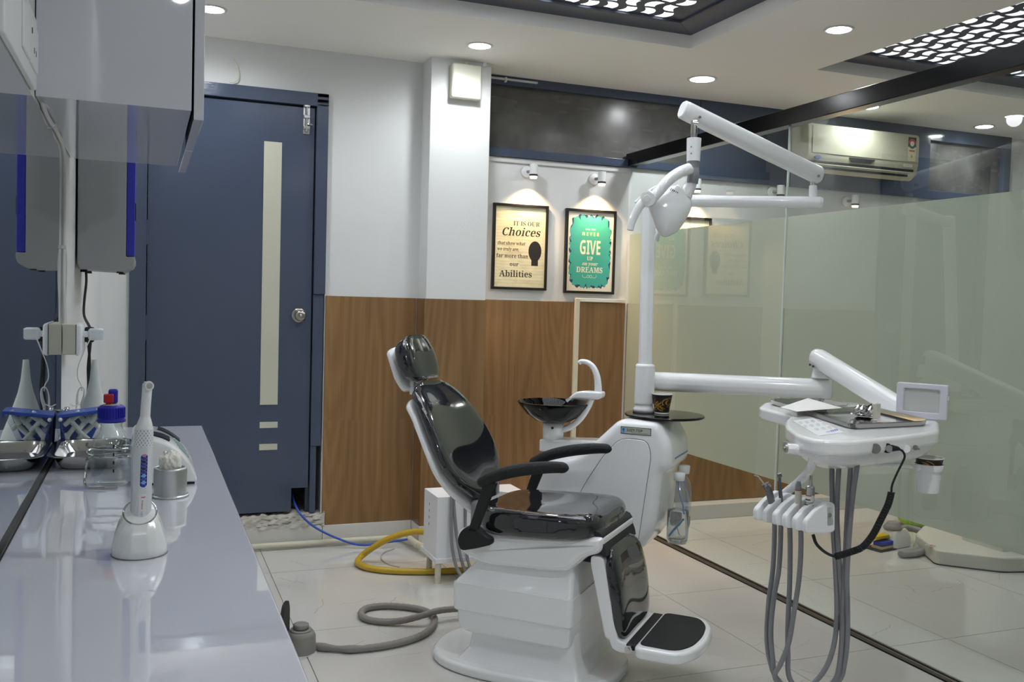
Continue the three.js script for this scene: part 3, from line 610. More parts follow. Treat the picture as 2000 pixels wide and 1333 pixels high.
// ---------------------------------------------------------------- operating light on the pole
{
  const P0 = chairPt(POLE[0], 0, POLE[1]);
  const t = thing('operating_light', 'white operating light on jointed arms above the dental chair', 'operating light', [P0.x, 1.02, P0.z]);
  const L = v => v.clone().sub(t.position), A = (px, py, d) => L(at(px, py, d));
  const elbow0 = at(1268, 392, 3.585);                      // top of the leaning pole
  mesh('pole', tube([V(0, 0, 0), L(elbow0)], 0.0265, { rad: 24 }), M.white, t);
  const e1 = at(1600, 396, 3.49), e0 = elbow0;
  mesh('lower_arm', tube([L(e0.clone().add(V(0, 0, 0))), L(e1)], 0.0225, { rad: 24 }), M.white, t);
  mesh('pole_cap', lathe([[0, 0], [0.0275, 0], [0.0275, 0.05], [0.022, 0.06], [0, 0.062]], 28).translate(...L(elbow0).add(V(0, -0.03, 0)).toArray()), M.white, t);
  mesh('arm_end_cap', (() => { const d = e1.clone().sub(e0).normalize(); return bar(L(e1), L(e1.clone().addScaledVector(d, 0.012)), 0.0225, 0.018, 24); })(), M.whiteSoft, t);
  const j0 = at(1588, 386, 3.495), j1 = at(1588, 352, 3.495);
  mesh('elbow_post', join([bar(L(j0), L(j0.clone().lerp(j1, 0.68)), 0.0155, 0.0145, 24)]), M.whiteSoft, t);
  mesh('elbow_pin', bar(L(j0.clone().lerp(j1, 0.6)), L(j1), 0.010), M.chrome, t);
  // spring arm
  const s0 = at(1596, 342, 3.495), s1 = at(1340, 217, 3.28), dir = s1.clone().sub(s0).normalize();
  const sec = (p, k) => { const up = V(0, 1, 0).addScaledVector(dir, -dir.y).normalize(), side = dir.clone().cross(up); return Array.from({ length: 28 }, (_, i) => { const a = 2 * Math.PI * i / 28, c = Math.cos(a), s = Math.sin(a); const f = Math.pow(Math.pow(Math.abs(c), 2.6) + Math.pow(Math.abs(s), 2.6), -1 / 2.6); return L(p.clone().addScaledVector(up, s * f * 0.033 * k).addScaledVector(side, c * f * 0.026 * k)); }); };
  mesh('spring_arm', loft([sec(s0.clone().addScaledVector(dir, -0.014), 0.8), sec(s0.clone().addScaledVector(dir, -0.008), 0.95), sec(s0, 1), sec(s1, 1)], { crease: 0.6 }), M.white, t);
  mesh('spring_arm_cap', loft([sec(s1, 0.985), sec(s1.clone().addScaledVector(dir, 0.014), 0.96), sec(s1.clone().addScaledVector(dir, 0.018), 0.85)], { crease: 0.5 }), M.whiteSoft, t);
  for (const [p, q] of [[1367, 229], [1599, 344]]) mesh('arm_screw', bar(A(p, q, 3.26 + (p > 1500 ? 0.21 : 0.012)), A(p, q, 3.25 + (p > 1500 ? 0.205 : 0)), 0.005), M.nickel, t);
  // drop stem
  const D = 3.275;
  mesh('drop_pin', join([bar(A(1356, 236, D), A(1355, 274, D), 0.0115), bar(A(1352, 240, D), A(1362, 241, D), 0.0135)]), M.chrome, t);
  mesh('drop_sleeve', bar(A(1354, 316, D), A(1355.5, 271, D), 0.0235, 0.0255, 28), M.white, t);
  mesh('sleeve_screw', join([bar(A(1350, 287, D - 0.026), A(1350, 287, D - 0.0285), 0.0028), bar(A(1350, 300, D - 0.026), A(1350, 300, D - 0.0285), 0.0028)]), M.grey, t);
  mesh('swivel_joint', join([tube([A(1354, 316, D), A(1353, 330, D), A(1354, 342, D - 0.01), A(1352, 358, D - 0.01)], q => 0.0225 - 0.003 * q, { rad: 20 })]), mat('#7f8085', 0.3), t);
  mesh('neck', tube([A(1352, 350, D), A(1347, 366, D), A(1338, 384, D)], q => 0.019 + 0.004 * q, { rad: 18 }), M.white, t);
  // head: shield-shaped shell, thicker in the middle
  const outl = [[1262, 398], [1272, 425], [1283, 450], [1295, 463], [1310, 460], [1328, 448], [1344, 424], [1353, 404], [1352, 390], [1343, 373], [1326, 361], [1308, 364], [1290, 376], [1274, 386]];
  const cpx = [1308, 412], hd = D - 0.005;
  const rings = []; const back = FWD.clone();
  const cur = new THREE.SplineCurve(outl.map(p => new THREE.Vector2(...p)).concat([new THREE.Vector2(...outl[0])])), NP = 48;
  for (const [k, off] of [[0.12, -0.052], [0.45, -0.047], [0.72, -0.038], [0.9, -0.022], [0.98, -0.008], [1, 0.006], [0.97, 0.016], [0.8, 0.022], [0.4, 0.024], [0.1, 0.024]]) {
    const ring = []; for (let i = 0; i < NP; i++) { const q = cur.getPoint(i / NP); const X = cpx[0] + (q.x - cpx[0]) * k, Y = cpx[1] + (q.y - cpx[1]) * k; ring.push(L(at(X, Y, hd).addScaledVector(back, off + (X - 1308) * 0.0004))); } rings.push(ring);
  }
  mesh('lamp_head', loft(rings, { crease: 1.2 }), M.white, t);
  for (let i = 0; i < 5; i++) mesh('vent_slot', bar(A(1309 + i * 3.4, 372 + i * 1.4, hd - 0.037), A(1312 + i * 3.0, 366 + i * 1.9 + 2, hd - 0.037), 0.0013, 0.0013, 6), M.blackMatte, t);
  mesh('head_socket', bar(A(1308, 434, hd - 0.038), A(1308, 434, hd - 0.042), 0.004), M.blackMatte, t);
  // yoke and handles
  mesh('yoke', tube([A(1346, 330, D - 0.03), A(1328, 337, D - 0.05), A(1306, 352, D - 0.07), A(1285, 376, D - 0.075), A(1270, 392, D - 0.07)], q => 0.0205 - 0.003 * q, { rad: 20, seg: 30 }), M.white, t);
  mesh('yoke_hub', (() => { const a = A(1266, 389, D - 0.095), b = A(1266, 389, D - 0.03); return bar(b, a, 0.029, 0.024, 28); })(), M.white, t);
  mesh('hub_button', bar(A(1263, 388, D - 0.094), A(1263, 388, D - 0.099), 0.0125, 0.0115, 28), M.whiteSoft, t);
  mesh('handle', tube([A(1262, 390, D - 0.075), A(1250, 402, D - 0.075), A(1240, 420, D - 0.075), A(1233, 438, D - 0.075), A(1231, 450, D - 0.075)], q => 0.0165 - 0.005 * q, { rad: 16, seg: 24 }), M.white, t);
  mesh('handle', tube([A(1288, 452, D + 0.03), A(1284, 462, D + 0.03), A(1282, 472, D + 0.03)], q => 0.0105 - 0.002 * q, { rad: 14 }), M.white, t);
  mesh('shield_edge', tube([A(1241, 396, D + 0.03), A(1255, 384, D + 0.03), A(1272, 371, D + 0.03), A(1290, 362, D + 0.03)], 0.006), M.whiteSoft, t);
}
// ---------------------------------------------------------------- delivery arm and tray table
const TRAY_Y = 0.925;
{
  const P0 = chairPt(POLE[0], 0.94, POLE[1]);
  const t = thing('delivery_table', 'white instrument tray table on a thick jointed arm', 'tray table', [P0.x, P0.y, P0.z]);
  const L = v => v.clone().sub(t.position), A = (px, py, d) => L(at(px, py, d));
  const a0 = at(1268, 745, 3.63), a1 = at(1600, 760, 3.42), ad = a1.clone().sub(a0).normalize();
  mesh('rotating_sleeve', lathe([[0.034, -0.075], [0.038, -0.075], [0.038, 0.062], [0.034, 0.062]], 36).translate(...L(V(P0.x, 0.946, P0.z)).toArray()), M.white, t);
  mesh('horizontal_arm', loft([0, 0.985, 0.997, 1].map((q, i) => { const c = a0.clone().lerp(a1.clone().addScaledVector(ad, 0.045), q), up = V(0, 1, 0), side = ad.clone().cross(up).normalize(), k = [1, 1, 0.9, 0.75][i]; return Array.from({ length: 28 }, (_, j) => { const w = 2 * Math.PI * j / 28; return L(c.clone().addScaledVector(up, Math.sin(w) * 0.037 * k).addScaledVector(side, Math.cos(w) * 0.034 * k)); }); }), { crease: 0.6 }), M.white, t);
  const e = at(1603, 738, 3.42);
  mesh('elbow', bar(L(e), L(e.clone().add(V(0, 0.05, 0))), 0.034, 0.024, 28), M.white, t);
  mesh('elbow_pin', bar(L(e.clone().add(V(0, 0.04, 0))), L(e.clone().add(V(0, 0.08, 0))), 0.014), M.steel, t);
  const s0 = at(1600, 702, 3.40), s1 = at(1785, 815, 2.95), sd = s1.clone().sub(s0).normalize();
  const up = V(0, 1, 0).addScaledVector(sd, -sd.y).normalize(), side = sd.clone().cross(up);
  const sec = (p, k) => Array.from({ length: 30 }, (_, i) => { const a = 2 * Math.PI * i / 30, c = Math.cos(a), s = Math.sin(a), f = Math.pow(Math.pow(Math.abs(c), 2.8) + Math.pow(Math.abs(s), 2.8), -1 / 2.8); return L(p.clone().addScaledVector(up, s * f * 0.036 * k).addScaledVector(side, c * f * 0.03 * k)); });
  mesh('spring_arm', loft([sec(s0.clone().addScaledVector(sd, -0.03), 0.72), sec(s0.clone().addScaledVector(sd, -0.02), 0.92), sec(s0, 1), sec(s1, 0.95), sec(s1.clone().addScaledVector(sd, 0.02), 0.8)], { crease: 0.6 }), M.white, t);
  for (const [p, q] of [[1582, 713], [1588, 716]]) mesh('arm_screw', bar(A(p, q, 3.40), A(p, q, 3.362), 0.004), M.blackMatte, t);
  // table top: outline traced at its height
  const px = [[1481, 795], [1492, 786], [1640, 784], [1700, 789], [1800, 812], [1834, 822], [1836, 842], [1760, 853], [1665, 862], [1600, 861], [1556, 850], [1534, 833], [1535, 820], [1545, 812]];
  const out = px.map(([x, y]) => { const p = onPlane(x, y, 'y', TRAY_Y); return [p.x, -p.z]; });
  const rad = [0.03, 0.03, 0.05, 0.05, 0.05, 0.05, 0.03, 0.1, 0.1, 0.1, 0.08, 0.05, 0.03, 0.03];
  const sh = rounded(out, rad, 6);
  const place = g => { g.rotateX(-Math.PI / 2); g.translate(-P0.x, TRAY_Y - P0.y, -P0.z); return g; };
  let g = prism(sh, 0.04, { bevel: 0.010, seg: 4 }); g.translate(0, 0, -0.04); mesh('table_top', place(g), M.white, t);
  // lower housing
  const cx = sh.reduce((s, p) => s + p[0], 0) / sh.length, cz = sh.reduce((s, p) => s + p[1], 0) / sh.length;
  const low = [[1545, 826], [1700, 800], [1800, 815], [1832, 826], [1834, 840], [1660, 858], [1600, 857], [1560, 846]].map(([x, y]) => { const p = onPlane(x, y, 'y', TRAY_Y); return [cx + (p.x - cx) * 0.985, cz + (-p.z - cz) * 0.985]; });
  const lsh = rounded(low, 0.045, 6);
  const lring = (k, y) => lsh.map(p => L(V(cx + 0.02 + (p[0] - cx - 0.02) * k, y, -(cz + (p[1] - cz) * k))));
  mesh('housing', loft([lring(0.42, 0.822), lring(0.62, 0.824), lring(0.80, 0.834), lring(0.92, 0.852), lring(0.965, 0.868), lring(0.98, 0.888)], { crease: 0.6 }), M.white, t);
  // membrane keys printed on the front left lip
  const keys = canvasTex(256, 128, (c, w, h) => {
    c.fillStyle = '#f1f2f3'; c.fillRect(0, 0, w, h); c.strokeStyle = '#9b9fa5'; c.lineWidth = 2;
    for (let r = 0; r < 3; r++) for (let k = 0; k < 4; k++) { if (r === 2 && k < 1) continue; c.beginPath(); c.ellipse(40 + k * 42 + r * 14, 24 + r * 30, 12, 8, 0, 0, 7); c.stroke(); c.strokeRect(37 + k * 42 + r * 14, 21 + r * 30, 6, 6); }
    c.fillStyle = '#3a56b5'; for (let k = 0; k < 4; k++) c.fillRect(182 + k * 13, 102 - k, 9, 12); c.fillStyle = '#8fb6dd'; c.fillRect(150, 108, 28, 6);
  });
  const kq = [[1548, 822], [1588, 817], [1650, 845], [1598, 852]].map(([x, y]) => L(onPlane(x, y, 'y', TRAY_Y + 0.0006)));
  const kg = new THREE.BufferGeometry(); kg.setAttribute('position', new THREE.Float32BufferAttribute(kq.flatMap(p => p.toArray()), 3)); kg.setAttribute('uv', new THREE.Float32BufferAttribute([0, 1, 0.55, 1, 1, 0, 0.35, 0], 2)); kg.setIndex([0, 2, 1, 0, 3, 2]); kg.computeVertexNormals();
  mesh('key_membrane', kg, mat('#ffffff', 0.3, { map: keys }), t);
  // sockets along the front
  const fy = (x, y, d = 2.625) => at(x, y, d);
  mesh('gauge', join([bar(L(fy(1710, 877, 2.42)), L(fy(1710, 877, 2.362)), 0.0135, 0.013, 28), bar(L(fy(1710, 877, 2.362)), L(fy(1710, 877, 2.357)), 0.007)]), M.nickel, t);
  mesh('socket', bar(L(fy(1731, 876, 2.46)), L(fy(1733, 876, 2.394)), 0.0125, 0.0125, 28), M.blackMatte, t);
  mesh('socket_knob', bar(L(fy(1736, 877, 2.40)), L(fy(1737, 877, 2.38)), 0.009, 0.0085, 24), M.grey, t);
  mesh('white_socket', bar(L(fy(1770, 877, 2.51)), L(fy(1770, 877, 2.446)), 0.011, 0.0105, 24), M.whiteSoft, t);
  mesh('toggle_switch', join([bar(L(fy(1788, 875, 2.53)), L(fy(1788, 875, 2.471)), 0.007, 0.007, 20), bar(L(fy(1788, 875, 2.472)), L(fy(1795, 878, 2.455)), 0.002, 0.0026, 10)]), M.nickel, t);
  // cup ring on an arm under the table
  mesh('cup_arm', tube([L(at(1700, 892, 2.52)), L(at(1702, 905, 2.52)), L(at(1735, 908, 2.58)), L(at(1780, 912, 2.68))], 0.006), M.whiteSoft, t);
  mesh('cup_arm_foot', bar(L(at(1705, 887, 2.52)), L(at(1705, 908, 2.52)), 0.013, 0.015), M.whiteSoft, t);
  // instrument holder on a bent arm
  mesh('holder_swivel', bar(L(at(1545, 866, 2.450)), L(at(1543, 876, 2.450)), 0.02), M.grey, t);
  mesh('holder_arm_upper', tube([L(at(1537, 877, 2.405)), L(at(1552, 878, 2.405)), L(at(1575, 884, 2.405)), L(at(1592, 890, 2.405))], 0.0137, { rad: 20 }), M.white, t);
  mesh('arm_end_bolt', join([bar(L(at(1538, 877, 2.405)), L(at(1533, 876.5, 2.405)), 0.011, 0.009), bar(L(at(1534, 876.5, 2.405)), L(at(1530, 876, 2.405)), 0.005)]), M.nickel, t);
  mesh('holder_arm_lower', tube([L(at(1588, 890, 2.415)), L(at(1586, 905, 2.450)), L(at(1576, 925, 2.530)), L(at(1560, 942, 2.570)), L(at(1536, 962, 2.600)), L(at(1515, 982, 2.620))], 0.012, { seg: 40, rad: 20 }), M.white, t);
  // holder bar with five cheeks
  const h0 = at(1506, 985, 2.5842), h1 = at(1612, 1010, 2.3895), hd = h1.clone().sub(h0), hl = hd.length(); hd.normalize();
  const hu = V(0, 1, 0).addScaledVector(hd, -hd.y).normalize(), hs = hu.clone().cross(hd);     // hs points right / away from viewer
  const basis = new THREE.Matrix4().makeBasis(hs, hu, hd.clone()).setPosition(L(h0));
  const prof = rounded([[-0.062, -0.030], [0.006, -0.036], [0.032, -0.032], [0.032, 0.032], [0.010, 0.038], [-0.030, 0.020], [-0.062, -0.004]].map(q => [q[0] * 1.0, q[1] * 1.12 - 0.004]), 0.008, 4);
  const spine = prism(rounded([[0.004, -0.026], [0.028, -0.026], [0.028, 0.026], [0.004, 0.026]], 0.006, 3), hl, { bevel: 0.002 }); spine.applyMatrix4(basis); mesh('holder_spine', spine, M.whiteSoft, t);
  const nC = 6;
  for (let i = 0; i < nC; i++) { const th = i === nC - 1 ? 0.016 : 0.019, q = prism(prof, th, { bevel: 0.003, seg: 2 }); q.translate(0, 0, i * (hl - 0.016) / (nC - 1)); q.applyMatrix4(basis); mesh('holder_cheek', q, M.whiteSoft, t); }
  { const q = bar([0.012, 0.004, hl - 0.002], [0.012, 0.004, hl + 0.004], 0.0055); q.applyMatrix4(basis); mesh('holder_screw', q, M.steel, t); }
  // supply hoses
  const z7 = (u, v) => [1440 + u / 2.818, 860 + v / 2.818];
  const hoseDown = [[[205, 455], [204, 560], [195, 720], [172, 900], [163, 1100], [178, 1210], [215, 1310]], [[240, 462], [238, 560], [228, 720], [203, 860], [185, 1050], [195, 1200], [215, 1310]], [[289, 480], [291, 600], [288, 800], [279, 1000], [279, 1180], [292, 1320]], [[350, 500], [350, 600], [340, 760], [312, 950], [282, 1120], [240, 1230], [207, 1310]]];
  const hoseUp = [[[430, 1330], [495, 1240], [535, 1110], [548, 950], [543, 750], [528, 500], [522, 300], [520, 88]], [[545, 1320], [568, 1230], [576, 1060], [574, 900], [560, 650], [549, 450], [552, 270], [564, 95]], [[535, 1325], [558, 1260], [575, 1100], [583, 900], [594, 650], [605, 420], [618, 230], [627, 100]], [[560, 1325], [590, 1230], [606, 1080], [606, 900], [603, 760], [614, 560], [634, 320], [665, 105]]];
  hoseDown.forEach((a, i) => {
    const d0 = 2.59 - 0.045 * i, d1 = 2.50 - 0.02 * i;
    const pts = a.map(([u, v], k) => L(at(...z7(u, v), d0 - (d0 - 2.53) * k / a.length)));
    const b = hoseUp[i], last = a[a.length - 1], mid = [(last[0] + b[0][0]) / 2, 1400 + 12 * i];
    pts.push(L(at(...z7(...mid), 2.52)));
    b.forEach(([u, v], k) => pts.push(L(at(...z7(u, v), 2.51 + (d1 - 2.51) * k / b.length))));
    mesh('supply_hose', tube(pts, 0.0068, { seg: 120, rad: 12 }), M.hose, t);
  });
}
// instruments in the holder
{
  const steelDark = mat('#77787c', 0.3, { metal: 0.8 });
  const I = (name, label, cat, p, parts) => { const t = thing(name, label, cat, p.toArray()); parts(t, v => v.clone().sub(p)); return t; };
  let p = at(1515, 1005, 2.5311);
  I('air_water_syringe', 'grey air water syringe with a bent thin nozzle in the holder', 'syringe', p, (t, L) => {
    mesh('grip', tube([L(at(1516, 1012, 2.5311)), L(at(1508, 984, 2.5311)), L(at(1500, 955, 2.5311)), L(at(1495, 945, 2.5311))], q => 0.0087 + 0.0018 * q, { rad: 18 }), steelDark, t);
    mesh('nozzle', tube([L(at(1492, 945, 2.5311)), L(at(1485, 936, 2.5311)), L(at(1479, 930, 2.5311)), L(at(1473, 929, 2.5311))], 0.0018), M.chrome, t);
    for (const dx of [0, 6]) mesh('button', bar(L(at(1497 + dx, 951 - dx * 0.3, 2.5223)), L(at(1496 + dx, 949 - dx * 0.3, 2.5152)), 0.0038, 0.0034), M.steel, t);
  });
  p = at(1526, 1000, 2.5311);
  I('turbine_handpiece', 'slim grey turbine handpiece standing in the holder', 'handpiece', p, (t, L) => {
    mesh('shaft', tube([L(at(1526, 1010, 2.5311)), L(at(1525.5, 980, 2.5311)), L(at(1523, 945, 2.5311)), L(at(1523, 930, 2.5311))], q => 0.0075 - 0.004 * q, { rad: 16 }), steelDark, t);
    mesh('head', bar(L(at(1519, 930, 2.5311)), L(at(1526, 928, 2.5311)), 0.006), steelDark, t);
  });
  p = at(1560, 1015, 2.4603);
  I('scaler_handpiece', 'ivory scaler handpiece with a grey tip in the holder', 'handpiece', p, (t, L) => {
    mesh('sleeve', bar(L(at(1560, 1022, 2.4603)), L(at(1559, 958, 2.4603)), 0.0087, 0.0087, 20), M.ivory, t);
    mesh('red_ring', bar(L(at(1559, 958.5, 2.4603)), L(at(1559, 957, 2.4603)), 0.009), M.red, t);
    mesh('tip_cap', lathe([[0.0088, 0], [0.0075, 0.0125], [0.005, 0.021], [0.004, 0.0215], [0.0035, 0.019], [0, 0.019]], 20).translate(...L(at(1559, 957, 2.4603)).toArray()), M.grey, t);
  });
  p = at(1580, 1015, 2.4337);
  const lab = canvasTex(128, 64, (c, w, h) => { c.fillStyle = '#e9e9e6'; c.fillRect(0, 0, w, h); c.fillStyle = '#c02626'; for (const x of [0, 64]) c.fillRect(x + 10, 8, 46, 16); c.fillStyle = '#333'; for (const x of [0, 64]) { c.fillRect(x + 14, 34, 38, 4); c.fillRect(x + 10, 46, 46, 3); } });
  I('micromotor', 'steel micromotor with a white label and black sleeve in the holder', 'handpiece', p, (t, L) => {
    const b = L(at(1580, 1020, 2.4337)), X = (prof, m, n, off) => mesh(n, lathe(prof.map(q => [q[0] * 0.885, q[1] * 0.885]), 28).translate(b.x, b.y + off, b.z), m, t);
    X([[0, 0], [0.008, 0], [0.0095, 0.02], [0.0145, 0.03], [0.0148, 0.052], [0, 0.052]], M.blackMatte, 'rubber_sleeve', 0);
    X([[0.0125, 0.052], [0.0128, 0.055], [0.0128, 0.102], [0.0115, 0.106], [0.006, 0.107], [0.006, 0.112], [0.0048, 0.113], [0.0048, 0.138], [0, 0.139]], M.steel, 'motor', 0);
    X([[0.01285, 0.061], [0.01295, 0.061], [0.01295, 0.080], [0.01285, 0.080]], mat('#ffffff', 0.4, { map: lab }), 'label_sleeve', 0);
  });
  // coiled cord
  const cord = [[1588, 1045, 2.400], [1594, 1062, 2.399], [1606, 1075, 2.398], [1620, 1084, 2.397], [1632, 1088, 2.396], [1655, 1081, 2.394], [1682, 1071, 2.393], [1692, 1062, 2.392], [1705, 1045, 2.391], [1722, 1012, 2.390], [1735, 985, 2.389], [1741, 962, 2.388], [1742, 950, 2.387], [1752, 925, 2.386], [1762, 905, 2.384], [1767, 892, 2.383], [1763, 882, 2.382], [1753, 877, 2.381], [1742, 876, 2.380]].map(a => at(...a));
  const c0 = cord[3], t = thing('coiled_cord', 'black coiled cord hanging from the tray table to the micromotor', 'cord', c0.toArray());
  const sub = (a, b) => cord.slice(a, b).map(v => v.clone().sub(c0));
  mesh('straight_end', tube(sub(0, 5), q => 0.0035 + 0.001 * (1 - q), { rad: 10 }), M.blackMatte, t);
  mesh('straight_end', tube(sub(11, 19), q => 0.0028 + (q > 0.86 ? 0.006 * (q - 0.8) / 0.2 : 0), { rad: 12, seg: 48 }), M.blackMatte, t);
  const cc = new THREE.CatmullRomCurve3(sub(4, 12), false, 'centripetal'), N = 62, pts = [], fr = cc.computeFrenetFrames(N * 10, false);
  for (let i = 0; i <= N * 10; i++) { const q = i / (N * 10), c = cc.getPointAt(q), a = q * N * 2 * Math.PI; pts.push(c.addScaledVector(fr.normals[i], Math.cos(a) * 0.0072).addScaledVector(fr.binormals[i], Math.sin(a) * 0.0072)); }
  mesh('coil', tube(pts, 0.0021, { seg: N * 14, rad: 6 }), M.blackMatte, t);
}
// cup holder pail with second cup
{
  const p = at(1812, 962, 2.70), base = V(p.x, p.y, p.z);
  const t = thing('cup_holder', 'white plastic cup holder under the tray table', 'holder', base.toArray());
  mesh('pail', lathe([[0, 0.002], [0.0285, 0], [0.030, 0.002], [0.0345, 0.064], [0.0385, 0.065], [0.039, 0.083], [0.0375, 0.083], [0.0365, 0.066], [0.033, 0.064], [0.0285, 0.004], [0, 0.004]], 40), M.whiteSoft, t);
  mesh('clip', bx(-0.052, -0.036, 0.066, 0.082, -0.008, 0.008, 0.003), M.whiteSoft, t);
  const c = paperCup(base.x, base.y + 0.0265, base.z, 'black and gold paper cup sitting in the white cup holder'); c.rotation.y = 2.2;
}
// steel trays, paper, packets and the film viewer on the table
{
  function steelTray(quad, label) {
    const ps = quad.map(([x, y]) => onPlane(x, y, 'y', TRAY_Y)), c = ps.reduce((s, p) => s.add(p), V(0, 0, 0)).divideScalar(4);
    const t = thing('instrument_tray', label, 'tray', [c.x, TRAY_Y, c.z]);
    const q = ps.map(p => [p.x - c.x, p.z - c.z]);
    const ring = (k, y, r) => rounded(q.map(p => [p[0] * k, p[1] * k]), r, 6).map(p => V(p[0], y, p[1]));
    mesh('pan', loft([ring(0.90, 0.0005, 0.03), ring(0.94, 0.002, 0.035), ring(0.985, 0.016, 0.04), ring(1.0, 0.017, 0.042), ring(1.0, 0.0155, 0.042), ring(0.99, 0.0155, 0.041), ring(0.955, 0.015, 0.038), ring(0.925, 0.004, 0.034), ring(0.88, 0.0025, 0.03)].slice(0, 4).concat([ring(0.975, 0.0165, 0.04), ring(0.935, 0.004, 0.034), ring(0.87, 0.002, 0.03), ring(0.3, 0.002, 0.01)]), { crease: 0.8 }), M.steel, t);
    return t;
  }
  steelTray([[1562, 808], [1704, 804], [1822, 833], [1662, 841]], 'polished steel tray with a foil packet nearer the film viewer');
  steelTray([[1496, 789], [1600, 787], [1668, 801], [1556, 806]], 'polished steel tray with a white paper sheet');
  // folded paper
  const P = (x, y, h) => onPlane(x, y, 'y', h);
  const q = [P(1524, 796, 0.945), P(1578, 778, 0.958), P(1645, 797, 0.947), P(1556, 804, 0.944), P(1580, 793, 0.950)], o = q[4].clone();
  const top = q.map(p => p.clone().sub(o)), bot = top.map(p => p.clone().add(V(0, -0.0012, 0)));
  const g = new THREE.BufferGeometry(); g.setAttribute('position', new THREE.Float32BufferAttribute([...top, ...bot].flatMap(p => p.toArray()), 3));
  g.setIndex([0, 1, 4, 1, 2, 4, 2, 3, 4, 3, 0, 4, 5, 9, 6, 6, 9, 7, 7, 9, 8, 8, 9, 5, 0, 5, 6, 0, 6, 1, 1, 6, 7, 1, 7, 2, 2, 7, 8, 2, 8, 3, 3, 8, 5, 3, 5, 0].reverse());
  const g2 = toCreasedNormals(g, 0.3); const pm = single('paper_sheet', g2, mat('#eceae6', 0.8, { side: THREE.DoubleSide }), 'folded white paper sheet lying in the far steel tray', 'paper'); pm.position.copy(o);
  // foil packet
  const f0 = P(1690, 812, 0.931), fg = new THREE.BoxGeometry(0.085, 0.03, 0.05, 14, 6, 10), fp = fg.attributes.position;
  for (let i = 0; i < fp.count; i++) { const x = fp.getX(i), y = fp.getY(i), z = fp.getZ(i); const n = Math.sin(x * 260 + z * 170) * 0.0045 + Math.cos(z * 330 + y * 200) * 0.004 + Math.sin(x * 120 - y * 300) * 0.003; fp.setXYZ(i, x + n * 0.7, y * (1 - 0.5 * Math.abs(x) / 0.045) + (y > 0 ? n : 0), z + n * 0.5); }
  fg.computeVertexNormals(); const fm = single('foil_packet', toCreasedNormals(fg, 0.2), M.chrome, 'crumpled shiny foil packet in the steel tray', 'packet'); fm.position.copy(f0).add(V(0, 0.012, 0)); fm.rotation.y = 0.5;
  const v0 = P(1712, 818, 0.929), vm = single('vial_box', bx(-0.0135, 0.0135, 0, 0.045, -0.006, 0.006, 0.002), mat('#e6e4d6', 0.25, { transmission: 0.45 }), 'small clear packet standing beside the foil in the steel tray', 'packet'); vm.position.copy(v0); vm.rotation.y = 0.35; vm.rotation.z = 0.06;
  const strip = canvasTex(256, 96, (c, w, h) => { c.fillStyle = '#cfcac2'; c.fillRect(0, 0, w, h); c.fillStyle = '#c4575c'; c.fillRect(0, 50, 110, 40); c.fillStyle = '#f0eee9'; for (let k = 0; k < 40; k++) c.fillRect((k * 53) % 250, (k * 37) % 90, 7, 3); });
  const b0 = P(1742, 827, 0.93), bm = single('blister_strip', bx(-0.04, 0.04, 0, 0.004, -0.014, 0.014, 0.001), mat('#ffffff', 0.15, { map: strip }), 'red and silver packet strip lying in the steel tray', 'packet'); bm.position.copy(b0); bm.rotation.y = -0.75;
  // film viewer
  const v = at(1800, 838, 2.83), t = thing('film_viewer', 'translucent white film viewer standing behind the steel tray', 'film viewer', [v.x, TRAY_Y, v.z], -0.98);
  t.scale.x = 1.12; mesh('frame', prism(rrect(-0.067, 0.002, 0.062, 0.108, 0.006, 4), 0.022, { bevel: 0.003, holes: [rrect(-0.048, 0.022, 0.042, 0.092, 0.004, 3).reverse()] }).translate(0, 0, -0.014), mat('#e4e3ec', 0.3, { transmission: 0.25 }), t);
  mesh('screen', bx(-0.05, 0.044, 0.02, 0.094, -0.006, -0.002, 0.0005), mat('#e4e5e4', 0.6, { transmission: 0.55 }), t);
  mesh('switch', bx(0.061, 0.064, 0.062, 0.076, -0.006, 0.002, 0.001), M.whiteSoft, t);
}
